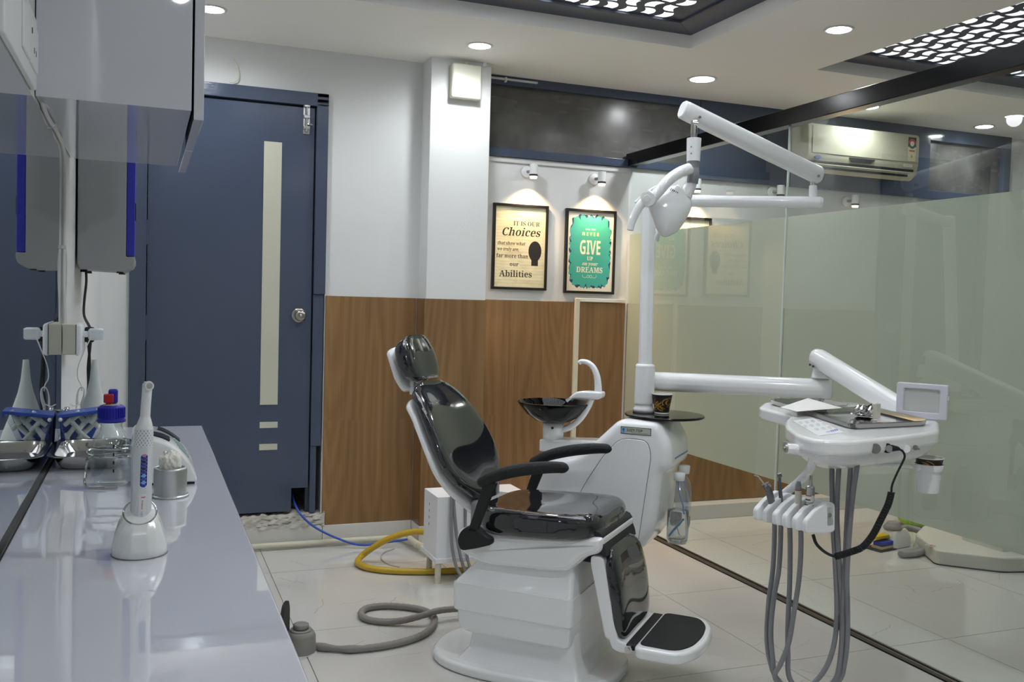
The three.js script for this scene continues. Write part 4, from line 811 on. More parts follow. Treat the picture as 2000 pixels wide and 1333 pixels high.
// ---------------------------------------------------------------- counter, mirror and wall cabinet
const CT = 0.885, CX = 0.335, CZ0 = 1.985, CZ1 = 4.25;
{
  const cb = thing('base_cabinet', 'white laminate base cabinet under the worktop', 'cabinet', [0, 0, 0]);
  mesh('carcass', bx(0.006, 0.30, 0.08, CT - 0.03, CZ0 + 0.02, CZ1 - 0.02, 0.002), M.whiteMatte, cb);
  mesh('kick_board', bx(0.006, 0.27, 0, 0.08, CZ0 + 0.03, CZ1 - 0.03, 0), M.grey, cb);
  for (let i = 0; i < 5; i++) { const z0 = CZ0 + 0.022 + i * 0.4445; const d = mesh('door', bx(0.30, 0.318, 0.09, CT - 0.04, z0, z0 + 0.44, 0.002), M.laminate, cb); mesh('handle', bar([0.334, CT - 0.16, z0 + 0.39], [0.334, CT - 0.06, z0 + 0.39], 0.005), M.chrome, d); }
  single('worktop', bx(0.010, CX, CT - 0.03, CT, CZ0, CZ1, 0.003), M.laminate, 'glossy pale lilac white worktop along the mirror wall', 'worktop');
  single('mirror_strip', bx(0.0, 0.010, CT - 0.03, CT + 0.004, 2.2, CZ1, 0.001), mat('#15130e', 0.5), 'black strip between the worktop and the mirror', 'strip');
  const m = thing('wall_mirror', 'long dark tinted mirror above the worktop', 'mirror', [0, 0, 0]);
  mesh('glass', bx(0, 0.0045, CT + 0.004, 1.574, 2.215, 5.6, 0), M.mirror, m);
  mesh('standoff', (() => { const g = lathe([[0.004, 0], [0.004, 0.012], [0.0085, 0.012], [0.0095, 0.016], [0.0085, 0.022], [0, 0.022]], 24); g.rotateZ(-Math.PI / 2); g.translate(0.004, 0.965, 2.27); return g; })(), M.chrome, m);
  // wall cabinet
  const w = thing('wall_cabinet', 'glossy grey white wall cabinet above the mirror', 'cabinet', [0, 0, 0]);
  mesh('carcass', bx(0.002, 0.264, 1.588, 2.36, 1.93, 2.778, 0.0015), M.laminate, w);
  for (const [a, b] of [[1.93, 2.353], [2.356, 2.7785]]) mesh('door', bx(0.268, 0.286, 1.572, 2.36, a, b, 0.0015), M.laminate, w);
  // socket plate above the mirror
  const s = thing('socket_plate', 'white wall socket and switch plate above the mirror', 'socket', [0, 1.585, 2.93]);
  mesh('plate', bx(0, 0.010, 0, 0.12, -0.09, 0.30, 0.004), M.whiteSoft, s);
  for (const z of [-0.03, 0.08]) mesh('module', bx(0.009, 0.014, 0.025, 0.095, z - 0.045, z + 0.045, 0.003), M.whiteSoft, s);
  for (const [y, z] of [[0.075, 0.02], [0.05, -0.035], [0.05, -0.01]]) mesh('pin_hole', bx(0.0135, 0.0145, y - 0.004, y + 0.005, z - 0.002, z + 0.002, 0), M.blackMatte, s);
  // cable pinned along the mirror edge
  const c = thing('white_cable', 'white cable pinned along the mirror edge down to socket box', 'cable', [0, 0, 0]);
  mesh('run', tube([[0.007, 1.60, 2.77], [0.006, 1.583, 2.65], [0.008, 1.578, 2.55], [0.006, 1.585, 2.45], [0.008, 1.579, 2.35], [0.007, 1.575, 2.26], [0.007, 1.55, 2.21], [0.007, 1.40, 2.205], [0.007, 1.25, 2.21], [0.008, 1.165, 2.195]], 0.0045, { seg: 90, rad: 8 }), M.whiteMatte, c);
  mesh('strand', tube([[0.006, 1.36, 2.20], [0.012, 1.33, 2.20], [0.013, 1.27, 2.2], [0.011, 1.22, 2.2], [0.012, 1.165, 2.18]], 0.002, { rad: 6 }), M.whiteMatte, c);
  for (const [y, z] of [[1.58, 2.5], [1.345, 2.207]]) mesh('clip', bx(0, 0.013, y - 0.004, y + 0.004, z - 0.006, z + 0.006, 0.001), M.whiteMatte, c);
}
// UV steriliser cabinet on the wall
{
  const t = thing('uv_steriliser', 'grey steriliser cabinet with a blue translucent front hanging on wall', 'steriliser', [0, 1.30, 1.40]);
  const body = rounded([[0.006, 0.02], [0.012, 0.004], [0.128, 0.0], [0.152, 0.014], [0.158, 0.026], [0.158, 0.044], [0.134, 0.044], [0.134, 0.42], [0.006, 0.42]], 0.003, 3);
  mesh('body', prism(body, 0.32, { bevel: 0.003 }), mat('#9a9b9c', 0.5), t);
  mesh('blue_front', bx(0.1345, 0.157, 0.046, 0.42, 0.004, 0.318, 0.003), mat('#2b31a8', 0.3), t);
  mesh('latch', bx(0.157, 0.1595, 0.15, 0.2, 0.28, 0.312, 0.001), M.blackMatte, t);
  for (const [x, z] of [[0.022, 0.29], [0.118, 0.29], [0.022, 0.05], [0.118, 0.05]]) mesh('foot', lathe([[0, 0], [0.009, 0], [0.010, -0.007], [0, -0.007]], 16).translate(x, 0.003, z), M.blackMatte, t);
  mesh('side_screw', bar([0.02, 0.2, 0.3195], [0.02, 0.2, 0.3225], 0.004), M.nickel, t);
  single('black_power_cord', tube([[0.028, 1.302, 1.70], [0.03, 1.27, 1.715], [0.027, 1.22, 1.74], [0.03, 1.18, 1.82], [0.05, 1.155, 1.98], [0.058, 1.148, 2.05]], 0.0035, { seg: 40 }), M.blackMatte, 'black power cord from the grey steriliser to socket box', 'cord');
}
// surface socket box with plugs
{
  const t = thing('socket_box', 'beige surface socket box on the mirror edge', 'socket', [0, 1.09, 2.04]);
  mesh('box', bx(0.005, 0.034, 0.0, 0.073, 0.0, 0.16, 0.002), M.ivory, t);
  mesh('dark_gap', bx(0.034, 0.0352, 0.001, 0.072, 0.001, 0.159, 0), M.blackMatte, t);
  mesh('cover', loft([0, 0.004, 0.009, 0.011].map((x, i) => rrect(-0.002 + [0, 0, 0.003, 0.007][i], -0.002 + [0, 0, 0.003, 0.007][i], 0.075 - [0, 0, 0.003, 0.007][i], 0.162 - [0, 0, 0.003, 0.007][i], 0.008, 4).map(p => V(0.0352 + x, p[0], p[1])))), M.whiteSoft, t);
  const a = thing('white_adapter', 'white charger adapter plugged into the socket box', 'adapter', [0.046, 1.137, 2.13]);
  mesh('pins_block', bx(0, 0.014, -0.007, 0.007, -0.012, 0.012, 0.002), M.whiteSoft, a);
  mesh('body', loft([[0.012, 0.7], [0.015, 0.95], [0.02, 1], [0.042, 0.98], [0.046, 0.85]].map(([x, k]) => rrect(-0.0145 * k, -0.02 * k, 0.0145 * k, 0.02 * k, 0.006, 4).map(p => V(x, p[0], p[1])))), mat('#dfe6e8', 0.35), a);
  const k = thing('black_plug', 'black power plug behind the white adapter in socket box', 'plug', [0.046, 1.13, 2.065]);
  mesh('plug_body', bx(0, 0.022, -0.016, 0.022, -0.012, 0.012, 0.004), M.blackMatte, k);
  mesh('strain_relief', tube([[0.011, -0.015, 0], [0.011, -0.03, 0], [0.011, -0.045, 0]], q => 0.006 - 0.0025 * q), M.blackMatte, k);
  single('black_cord_loop', tube([[0.057, 1.088, 2.065], [0.054, 1.05, 2.065], [0.055, 1.0, 2.065], [0.052, 0.96, 2.06], [0.058, 0.94, 2.06], [0.062, 0.99, 2.07], [0.059, 1.04, 2.07], [0.0575, 1.085, 2.068]], 0.003, { seg: 60 }), M.blackMatte, 'black cord hanging from the black plug', 'cord');
  // bundled white lead
  const b = thing('white_lead_bundle', 'bundled thin white charger lead hanging below the adapter', 'cord', [0.05, 0.98, 2.16]);
  const lead = mat('#dcdfe0', 0.5);
  mesh('lead', tube([[0.016, 0.153, -0.01], [0.002, 0.12, 0.005], [-0.012, 0.08, 0.008], [-0.013, 0.05, 0.0], [-0.006, 0.035, 0], [-0.004, 0.02, 0]], 0.0013, { seg: 50, rad: 8 }), lead, b);
  for (let i = 0; i < 4; i++) {
    const o = (i - 1.5) * 0.003, pts = [];
    for (let j = 0; j <= 24; j++) { const a2 = 2 * Math.PI * j / 24, w = 0.009 + 0.004 * Math.sin(a2 * 2) ** 2 + i * 0.0006; pts.push([-0.004 + Math.sin(a2) * (0.0035 + 0.0075 * Math.abs(Math.cos(a2)) + i * 0.0009) - 0.012 * (1 - Math.cos(a2)) / 2, 0.03 - 0.042 * (1 - Math.cos(a2)) * (1 + 0.06 * i), o + 0.003 * Math.sin(a2)]); }
    mesh('loop', tube(pts, 0.0013, { seg: 70, rad: 7 }), lead, b);
  }
  mesh('tie', tube([[-0.03, -0.012, 0], [-0.02, -0.016, 0.006], [-0.01, -0.013, 0], [-0.0, -0.010, -0.002]], 0.0012, { rad: 6 }), M.whiteSoft, b);
}
// trumpet-shaped translucent bottle
{
  const t = single('trumpet_funnel', lathe([[0, 0], [0.052, 0], [0.053, 0.01], [0.047, 0.03], [0.036, 0.06], [0.026, 0.09], [0.0165, 0.12], [0.0105, 0.15], [0.0075, 0.18], [0.0062, 0.196], [0.0050, 0.196], [0.0062, 0.18], [0.009, 0.15], [0.015, 0.12], [0.024, 0.09], [0.034, 0.06], [0.045, 0.03], [0.05, 0.01], [0, 0.006]], 48), mat('#eef1ee', 0.75, { transmission: 0.4 }), 'translucent white trumpet shaped container behind the cotton roll box', 'container');
  t.position.set(0.077, CT, 2.235);
}
// cotton roll dispenser
{
  const t = thing('cotton_roll_box', 'clear cotton roll dispenser with blue lid edge beside the mirror', 'dispenser', [0.012, CT, 2.30]);
  const clearP = mat('#eef2f4', 0.04, { transmission: 1, ior: 1.4 });
  const side = rounded([[0, 0], [0.055, 0], [0.092, 0.085], [0.088, 0.089], [-0.002, 0.078], [-0.004, 0.072]], 0.003, 3);
  const Z = 0.072;
  const plate = (z) => { const g = prism(side, 0.0015); g.translate(0, 0, z); return g; };
  mesh('front_window', plate(Z), clearP, t);
  mesh('back_panel', plate(0), M.blueLid, t);
  mesh('blue_side', join([loftStrip([[0.0, 0.002], [0.010, 0.03], [0.004, 0.055], [0.0, 0.075]], 0.0, Z, 0.003)]), M.blueLid, t);
  mesh('blue_lid', prism(rounded([[-0.004, 0.076], [0.092, 0.087], [0.094, 0.078], [0.097, 0.078], [0.097, 0.094], [0.09, 0.094], [-0.004, 0.083]], 0.002, 2), Z + 0.004, { bevel: 0.001 }).translate(0, 0, -0.001), M.blueLid, t);
  mesh('pivot', new THREE.SphereGeometry(0.0045, 16, 12).translate(0.003, 0.073, Z + 0.003), M.whiteSoft, t);
  mesh('base', bx(0, 0.055, 0, 0.004, 0, Z, 0.001), clearP, t);
  // rolls lean against the window
  const rg = rod(0.0055, 0.0055, 0.036, 14);
  let k = 0;
  for (const [x, y, a] of [[0.018, 0.018, 0.5], [0.034, 0.014, -0.7], [0.05, 0.024, 0.8], [0.022, 0.036, -0.6], [0.04, 0.036, 0.75], [0.058, 0.04, -0.75], [0.03, 0.054, 0.7], [0.05, 0.056, -0.65], [0.068, 0.056, 0.75], [0.024, 0.064, -0.9], [0.044, 0.068, 0.6], [0.06, 0.07, 1.0], [0.072, 0.072, -0.5], [0.046, 0.012, 0.2]]) {
    const m = single('cotton_roll', rg, M.cotton, 'white cotton roll inside the clear dispenser', 'cotton roll', 'cotton rolls in the clear dispenser');
    m.position.set(0.012 + x, CT + y + 0.006, 2.30 + Z - 0.010 - (k % 3) * 0.011); m.rotation.z = a; k++;
  }
}
function loftStrip(pts, z0, z1, th) {    // bent sheet in x,y between z0 and z1
  const up = pts.map(p => V(p[0], p[1], z0)).concat(pts.slice().reverse().map(p => V(p[0] + th, p[1], z0)));
  return loft([up, up.map(p => V(p.x, p.y, z1))], { crease: 0.5 });
}
// steel pan
{
  const t = thing('steel_pan', 'polished shallow steel pan next to the mirror', 'pan', [0.085, CT, 2.495]);
  const ring = (w, d, y, r) => rrect(-w, -d, w, d, r, 6).map(p => V(p[0], y, p[1]));
  mesh('pan', loft([ring(0.048, 0.098, 0, 0.03), ring(0.056, 0.106, 0.004, 0.036), ring(0.064, 0.115, 0.02, 0.04), ring(0.066, 0.117, 0.027, 0.042), ring(0.078, 0.129, 0.0275, 0.05), ring(0.079, 0.130, 0.0285, 0.05), ring(0.077, 0.128, 0.0292, 0.05), ring(0.065, 0.116, 0.0285, 0.042), ring(0.062, 0.113, 0.02, 0.04), ring(0.052, 0.102, 0.005, 0.034), ring(0.01, 0.02, 0.003, 0.005)], { crease: 0.7 }), M.steel, t);
}
// reagent bottle in its wire stand
{
  const p = [0.131, CT, 2.775];
  const t = thing('reagent_bottle', 'clear glass bottle with a ribbed blue cap and red stopper', 'bottle', p);
  mesh('glass', lathe([[0, 0.003], [0.028, 0.003], [0.033, 0.006], [0.0355, 0.014], [0.0355, 0.068], [0.034, 0.078], [0.028, 0.092], [0.0205, 0.104], [0.0185, 0.110], [0.0185, 0.115], [0.0205, 0.117], [0.0185, 0.119], [0.0175, 0.125]], 48), mat('#f8fbfb', 0.0, { transmission: 1, ior: 1.6 }), t);
  mesh('inner_wall', lathe([[0, 0.0055], [0.027, 0.0055], [0.0315, 0.009], [0.0335, 0.016], [0.0335, 0.067], [0.032, 0.077], [0.0265, 0.09], [0.019, 0.102], [0.0165, 0.125]], 48), mat('#fcfdfd', 0.0, { transmission: 1, ior: 1.4 }), t);
  const cap = [mesh('blue_cap', lathe([[0, 0.150], [0.018, 0.150], [0.0215, 0.148], [0.0225, 0.145], [0.0225, 0.125], [0.0245, 0.123], [0.0245, 0.119], [0, 0.119]], 40), M.capBlue, t)];
  for (let i = 0; i < 30; i++) { const a = 2 * Math.PI * i / 30; mesh('cap_rib', bx(-0.0011, 0.0011, 0.127, 0.146, -0.0012, 0.0012, 0.0006).translate(0, 0, 0.0229).rotateY(a), M.capBlue, cap[0]); }
  mesh('cap_disc', rod(0.0145, 0.0145, 0.002, 32).translate(0, 0.151, 0), mat('#c8c5b8', 0.5), t);
  mesh('red_stopper', join([rod(0.0048, 0.0048, 0.004, 16).translate(-0.005, 0.1535, 0.006), bx(-0.0135, 0.0035, 0.155, 0.171, -0.001, 0.013, 0.0025)]), M.red, t);
  mesh('blue_stopper', bx(-0.006, 0.0105, 0.152, 0.179, -0.013, 0.0, 0.004), M.capBlue, t);
  mesh('scale_marks', join([0.03, 0.045, 0.06, 0.075].map(y => bx(0.004, 0.0065, y, y + 0.006, 0.0352, 0.0359, 0))), M.blackMatte, t);
  const w = thing('bottle_stand', 'bent steel wire stand spiralling around the glass bottle', 'stand', p);
  const spiral = []; for (let i = 0; i <= 60; i++) { const a = Math.PI * (0.9 + 4.15 * i / 60); spiral.push([Math.cos(a) * 0.0415, 0.048 + 0.030 * i / 60, Math.sin(a) * 0.0415]); }
  mesh('coil', tube(spiral, 0.0021, { seg: 160, rad: 8 }), M.steel, w);
  mesh('leg', tube([spiral[0], [-0.0415, 0.04, 0.008], [-0.0425, 0.026, 0.014], [-0.043, 0.008, 0.02], [-0.036, 0.0025, 0.026], [-0.01, 0.0022, 0.033], [0.012, 0.0022, 0.034]], 0.0021, { seg: 60, rad: 8 }), M.steel, w);
}
// apex locator: wedge-shaped desk unit with screen
{
  const t = thing('apex_locator', 'white wedge shaped electronic unit with dark screen behind the cotton pot', 'dental device', [0.165, CT, 2.60]);
  const pr = [[0, 0.004], [0, 0.082], [0.006, 0.09], [0.03, 0.089], [0.058, 0.081], [0.085, 0.063], [0.106, 0.038], [0.117, 0.012], [0.117, 0.004]];
  mesh('case', toCreasedNormals(prism(rounded(pr, [0.003, 0.01, 0.01, 0.03, 0.03, 0.03, 0.03, 0.008, 0.003], 5), 0.20, { bevel: 0.006, seg: 3 }), 0.5), M.white, t);
  mesh('dark_foot', bx(0.004, 0.113, 0, 0.004, 0.006, 0.194, 0.001), M.blackMatte, t);
  const onSlope = (f0, f1, z0, z1, m, name) => { // patch lying on the curved slope
    const c = new THREE.SplineCurve([[0.03, 0.0895], [0.058, 0.0815], [0.085, 0.0635], [0.106, 0.0385], [0.116, 0.014]].map(q => new THREE.Vector2(...q))), rings = [];
    const top = []; for (let i = 0; i <= 8; i++) { const q = c.getPoint(f0 + (f1 - f0) * i / 8); top.push(q); }
    const ring = z => top.map(q => V(q.x + 0.0012, q.y + 0.0012, z)).concat(top.slice().reverse().map(q => V(q.x - 0.003, q.y - 0.003, z)));
    mesh(name, loft([ring(z0), ring(z1)], { crease: 0.5 }), m, t);
  };
  onSlope(0.04, 0.34, 0.10, 0.15, mat('#1e2327', 0.12), 'screen');
  onSlope(0.16, 0.55, 0.012, 0.05, mat('#2c3136', 0.2), 'side_panel');
  for (let i = 0; i < 4; i++) onSlope(0.42 + i * 0.03, 0.62 + i * 0.03, 0.075 + i * 0.022, 0.081 + i * 0.022, mat('#a9bdbb', 0.4), 'printed_mark');
}
// aluminium cotton pot
{
  const p = [0.2315, CT, 2.898];
  const t = thing('cotton_pot', 'small round aluminium cotton pot on the worktop', 'pot', p);
  mesh('pot', lathe([[0, 0.001], [0.029, 0.001], [0.0318, 0.0], [0.0325, 0.002], [0.0315, 0.004], [0.0282, 0.005], [0.0282, 0.048], [0.0272, 0.0515], [0.025, 0.0525], [0.0245, 0.050], [0.0245, 0.04], [0, 0.04]], 48), M.alu, t);
  const g = new THREE.IcosahedronGeometry(0.018, 5), q = g.attributes.position;
  for (let i = 0; i < q.count; i++) { const x = q.getX(i), y = q.getY(i), z = q.getZ(i), n = 1 + 0.18 * Math.sin(x * 330 + y * 120) * Math.cos(z * 290 - y * 90) + 0.10 * Math.sin(x * 700 + z * 650 + y * 500) + 0.06 * Math.sin(x * 1500) * Math.sin(y * 1400 + z * 1300); q.setXYZ(i, x * n, y * n * 1.2, z * n); }
  g.computeVertexNormals();
  const c = single('cotton_wad', toCreasedNormals(mergeVertices(g), 1.0), M.cotton, 'fluffy white cotton wad in the aluminium pot', 'cotton'); c.position.set(p[0], CT + 0.060, p[2]);
}
// curing light in its charging cradle
{
  const o = V(0.183, CT, 3.272), D = 1.297;
  const t = thing('charging_cradle', 'white dome shaped charging cradle with chrome ring and black badge', 'charging cradle', o.toArray());
  const rings = []; for (const [y, a, b, dx] of [[0, 0.0345, 0.036, 0], [0.002, 0.0365, 0.038, 0], [0.012, 0.036, 0.0375, 0], [0.03, 0.0325, 0.034, 0], [0.045, 0.0275, 0.029, 0], [0.055, 0.0225, 0.024, 0], [0.06, 0.018, 0.019, 0]]) rings.push(Array.from({ length: 48 }, (_, i) => { const q = 2 * Math.PI * i / 48; return V(Math.cos(q) * a + dx, y + (y > 0.035 ? -Math.sin(q) * b * 0.55 * (y - 0.035) / 0.025 : 0), Math.sin(q) * b); }));
  mesh('dome', loft(rings, { crease: 1.0 }), M.white, t);
  mesh('chrome_ring', (() => { const pts = []; for (let i = 0; i <= 40; i++) { const q = 2 * Math.PI * i / 40; pts.push([Math.cos(q) * 0.0213, 0.0578 - Math.sin(q) * 0.0125, Math.sin(q) * 0.0225]); } return tube(pts, 0.0012, { seg: 80, rad: 8 }); })(), M.chrome, t);
  mesh('dark_seam', lathe([[0.0335, 0.0005], [0.0372, 0.0005], [0.0372, 0.0015], [0.0335, 0.0015]], 48), M.grey, t);
  const badge = canvasTex(256, 128, (c, w, h) => { c.fillStyle = '#101114'; c.fillRect(0, 0, w, h); c.strokeStyle = '#d8d8d8'; c.lineWidth = 5; c.beginPath(); c.moveTo(38, 100); c.bezierCurveTo(20, 60, 70, 70, 50, 26); c.moveTo(60, 100); c.bezierCurveTo(50, 60, 80, 60, 70, 34); c.stroke(); c.fillStyle = '#cfcfcf'; c.font = 'bold 26px sans-serif'; c.fillText('WOODPECKER', 86, 66, 150); });
  const bg = new THREE.PlaneGeometry(0.020, 0.0115, 6, 2), bp = bg.attributes.position;
  for (let i = 0; i < bp.count; i++) { const x = bp.getX(i) + 0.0145, y = bp.getY(i) + 0.019; const [a, b] = [0.0349 - (y - 0.012) * 0.19, 0.0366 - (y - 0.012) * 0.19]; bp.setXYZ(i, x, y, b * Math.sqrt(Math.max(0.05, 1 - (x / a) ** 2)) + 0.0008); }
  bg.computeVertexNormals(); mesh('badge', bg, mat('#ffffff', 0.2, { map: badge }), t);
  // hand piece
  const b = at(273, 1040, D), l = thing('curing_light', 'white handheld curing light with a round lens standing in its cradle', 'curing light', b.toArray());
  const A = (px, py, d = D) => at(px, py, d).sub(b);
  const hexTex = canvasTex(256, 512, (c, w, h) => {
    c.fillStyle = '#e9ebef'; c.fillRect(0, 0, w, h); c.strokeStyle = '#cdd1d8'; c.lineWidth = 2;
    for (let y = -20; y < h; y += 16) for (let k = 0; k < 2; k++) for (let x = -10; x < w; x += 20) { const X = x + k * 10, Y = y + k * 8; c.beginPath(); c.moveTo(X, Y - 5); c.lineTo(X + 5, Y); c.lineTo(X, Y + 5); c.lineTo(X - 5, Y); c.closePath(); c.stroke(); }
  });
  const grip = canvasTex(256, 128, (c, w, h) => { c.fillStyle = '#b9bec6'; c.fillRect(0, 0, w, h); c.strokeStyle = '#f0f2f5'; c.lineWidth = 4; for (let y = -20; y < h + 20; y += 32) for (let k = 0; k < 2; k++) for (let x = 0; x < w; x += 16) { const X = x + k * 8, Y = y + k * 16; c.beginPath(); c.moveTo(X, Y - 15); c.lineTo(X + 7, Y); c.lineTo(X, Y + 15); c.lineTo(X - 7, Y); c.closePath(); c.stroke(); } });
  mesh('body', tube([A(273, 1050), A(275, 1000), A(277, 930), A(279, 872)], q => 0.0142 - 0.0012 * q, { rad: 28, seg: 20 }), mat('#ffffff', 0.3, { map: hexTex }), l);
  mesh('grip_band', tube([A(279, 873), A(281, 855), A(281.5, 838)], q => 0.0126 - 0.0005 * q, { rad: 28 }), mat('#ffffff', 0.35, { map: grip }), l);
  mesh('neck', tube([A(281.5, 839), A(282.5, 830), A(283.5, 815), A(285, 790), A(287, 765), A(288, 752), A(289, 747)], q => 0.0118 - 0.0052 * Math.min(1, Math.max(0, (q - 0.03) / 0.25)) - (q > 0.97 ? 0.0016 : 0), { rad: 24, seg: 40 }), M.whiteSoft, l);
  mesh('lens_ring', bar(A(290.5, 754, D), A(292, 754.5, D - 0.0095), 0.0066, 0.0060, 28), M.whiteSoft, l);
  mesh('lens', bar(A(292, 754.5, D - 0.0093), A(292.1, 754.6, D - 0.0100), 0.0042, 0.0038, 24), M.steel, l);
  const ui = canvasTex(64, 320, (c, w, h) => {
    c.fillStyle = '#e9ebef'; c.fillRect(0, 0, w, h); c.save(); c.beginPath(); c.roundRect(4, 4, w - 8, h - 8, 26); c.clip(); c.fillStyle = '#2b2f86'; c.fillRect(0, 0, w, h);
    const cols = ['#c77fb6', '#3a3f9a', '#2a2d52', '#3a3f9a', '#2a2d52', '#3a3f9a', '#6fb7e6', '#3a55c0', '#6fb7e6', '#2b3fae'];
    cols.forEach((k, i) => { c.fillStyle = k; c.beginPath(); c.moveTo(w / 2, i * 32 - 4); c.lineTo(w - 8, i * 32 + 16); c.lineTo(w / 2, i * 32 + 36); c.lineTo(8, i * 32 + 16); c.fill(); c.strokeStyle = '#b6bdd8'; c.lineWidth = 2; c.stroke(); }); c.restore();
  });
  const word = canvasTex(64, 320, (c, w, h) => { c.fillStyle = '#e9ebef'; c.fillRect(0, 0, w, h); c.strokeStyle = '#c03038'; c.lineWidth = 5; c.beginPath(); c.moveTo(20, 40); c.bezierCurveTo(70, 10, 60, 60, 24, 30); c.stroke(); c.save(); c.translate(26, 64); c.rotate(Math.PI / 2); c.fillStyle = '#c03038'; c.font = 'bold 18px sans-serif'; c.fillText('Woodpecker', 0, 0, 96); c.fillStyle = '#303438'; c.font = '20px sans-serif'; c.fillText('i LED II', 116, 2, 110); c.restore(); });
  const strip = (x, y0, y1, w, tx, name) => { const n = 8, pos = [], uv = [], id = []; for (let i = 0; i <= n; i++) for (let k = 0; k <= 4; k++) { const f = i / n, y = y0 + (y1 - y0) * f, cx = 273 + (1040 - y) * 0.036, R = 0.0146 - 0.0012 * (1050 - y) / 178, ang = (x + (k / 4 - 0.5) * w); const c = A(cx, y); pos.push(c.x + RT.x * Math.sin(ang) * (R + 0.0003) - FWD.x * Math.cos(ang) * (R + 0.0003), c.y + RT.y * Math.sin(ang) * R, c.z + RT.z * Math.sin(ang) * (R + 0.0003) - FWD.z * Math.cos(ang) * (R + 0.0003)); uv.push(k / 4, 1 - f); }
    for (let i = 0; i < n; i++) for (let k = 0; k < 4; k++) { const a = i * 5 + k; id.push(a, a + 5, a + 1, a + 1, a + 5, a + 6); }
    const g = new THREE.BufferGeometry(); g.setAttribute('position', new THREE.Float32BufferAttribute(pos, 3)); g.setAttribute('uv', new THREE.Float32BufferAttribute(uv, 2)); g.setIndex(id); g.computeVertexNormals(); mesh(name, g, mat('#ffffff', 0.2, { map: tx }), l); };
  strip(0.55, 884, 950, 0.75, ui, 'display_strip'); strip(0.5, 962, 1022, 0.7, word, 'printed_wordmark');
}
// ---------------------------------------------------------------- posters
const cream = (c, w, h, a, b) => { c.fillStyle = a; c.fillRect(0, 0, w, h); for (let k = 0; k < 260; k++) { c.fillStyle = `rgba(${b},${0.02 + 0.05 * rnd()})`; c.beginPath(); c.ellipse(rnd() * w, rnd() * h, 20 + rnd() * 90, 6 + rnd() * 30, 0, 0, 7); c.fill(); } };
const poster1 = canvasTex(600, 880, (c, w, h) => {
  cream(c, w, h, '#e3dcbb', '150,130,80');
  c.strokeStyle = 'rgba(120,100,60,0.28)'; c.lineWidth = 2; for (let y = 56; y < h; y += 34) { c.beginPath(); for (let x = 12; x < 588; x += 4) c.lineTo(x, y + 5 * Math.sin(x * 0.7 + y) * Math.sin(x * 0.13)); c.stroke(); }
  c.fillStyle = '#1f1d1a'; c.textBaseline = 'alphabetic';
  c.font = 'bold 66px serif'; c.fillText('IT IS OUR', 212, 205, 340);
  c.font = 'bold italic 120px serif'; c.fillText('Choices', 70, 318, 480);
  c.font = 'bold italic 50px serif'; c.fillText('that show what', 28, 420, 330); c.fillText('we truly are,', 28, 484, 260);
  c.font = 'bold 58px serif'; c.fillText('far more than', 20, 560, 380);
  c.font = 'bold 60px serif'; c.fillText('our', 180, 650, 190);
  c.font = 'bold 92px serif'; c.fillText('Abilities', 60, 768, 490);
  c.beginPath(); c.ellipse(480, 480, 78, 112, 0, 0, 7); c.fill(); c.fillRect(440, 560, 80, 80);
});
const poster2 = canvasTex(600, 880, (c, w, h) => {
  c.fillStyle = '#ece6d6'; c.fillRect(0, 0, w, h);
  const blob = (col, g, s) => { c.fillStyle = col; c.beginPath(); const n = 90; for (let i = 0; i <= n; i++) { const a = 2 * Math.PI * i / n, e = 5, k = Math.pow(Math.pow(Math.abs(Math.cos(a)), e) + Math.pow(Math.abs(Math.sin(a)), e), -1 / e), j = 1 - g * Math.abs(Math.sin(i * s) * Math.cos(i * s * 0.37)); c.lineTo(w / 2 + Math.cos(a) * k * w * 0.47 * j, h / 2 + Math.sin(a) * k * h * 0.475 * j); } c.fill(); };
  blob('#27496b', 0.12, 2.3); blob('#44b2a5', 0.16, 1.7);
  c.textAlign = 'center'; c.fillStyle = '#f3edd9'; c.fillRect(w / 2 - 66, 186, 56, 12); c.fillRect(w / 2 + 10, 186, 56, 12);
  c.fillStyle = '#efe6a6'; c.font = 'bold 54px sans-serif'; c.fillText('N E V E R', w / 2, 262, 250);
  c.fillStyle = '#f3edd9'; c.save(); c.translate(w / 2, 470); c.scale(1, 1.75); c.font = 'bold 124px sans-serif'; c.fillText('GIVE', 0, 0, 330); c.restore();
  c.font = 'bold 58px serif'; c.fillText('UP', w / 2, 536, 150); c.font = 'bold italic 52px serif'; c.fillText('on your', w / 2, 592, 210);
  c.font = 'bold 84px serif'; c.fillText('DREAMS', w / 2, 672, 350); c.strokeStyle = '#d9e6cf'; c.lineWidth = 5;
  for (const s of [-1, 1]) { c.beginPath(); c.arc(w / 2 + s * 18, 716, 15, 0, 7); c.stroke(); c.beginPath(); c.moveTo(w / 2 + s * 36, 724); c.bezierCurveTo(w / 2 + s * 70, 740, w / 2 + s * 100, 720, w / 2 + s * 90, 698); c.stroke(); }
});
const poster3 = canvasTex(600, 880, (c, w, h) => {
  cream(c, w, h, '#e9e2c6', '160,140,90'); c.fillStyle = '#3a3935'; c.save(); c.translate(335, 190); c.scale(1, 1.7); c.font = 'bold 84px sans-serif'; c.fillText('YOU ARE', 0, 0, 235); c.restore();
  c.fillStyle = '#c98a4a'; c.beginPath(); c.ellipse(120, 190, 60, 50, 0.3, 0, 7); c.fill(); c.fillStyle = '#3a4a4a'; c.beginPath(); c.ellipse(60, 215, 44, 26, 0.5, 0, 7); c.fill(); c.fillStyle = '#55524a'; c.fillRect(200, 112, 30, 6); c.fillRect(210, 112, 6, 26); c.fillRect(250, 132, 8, 8);
});
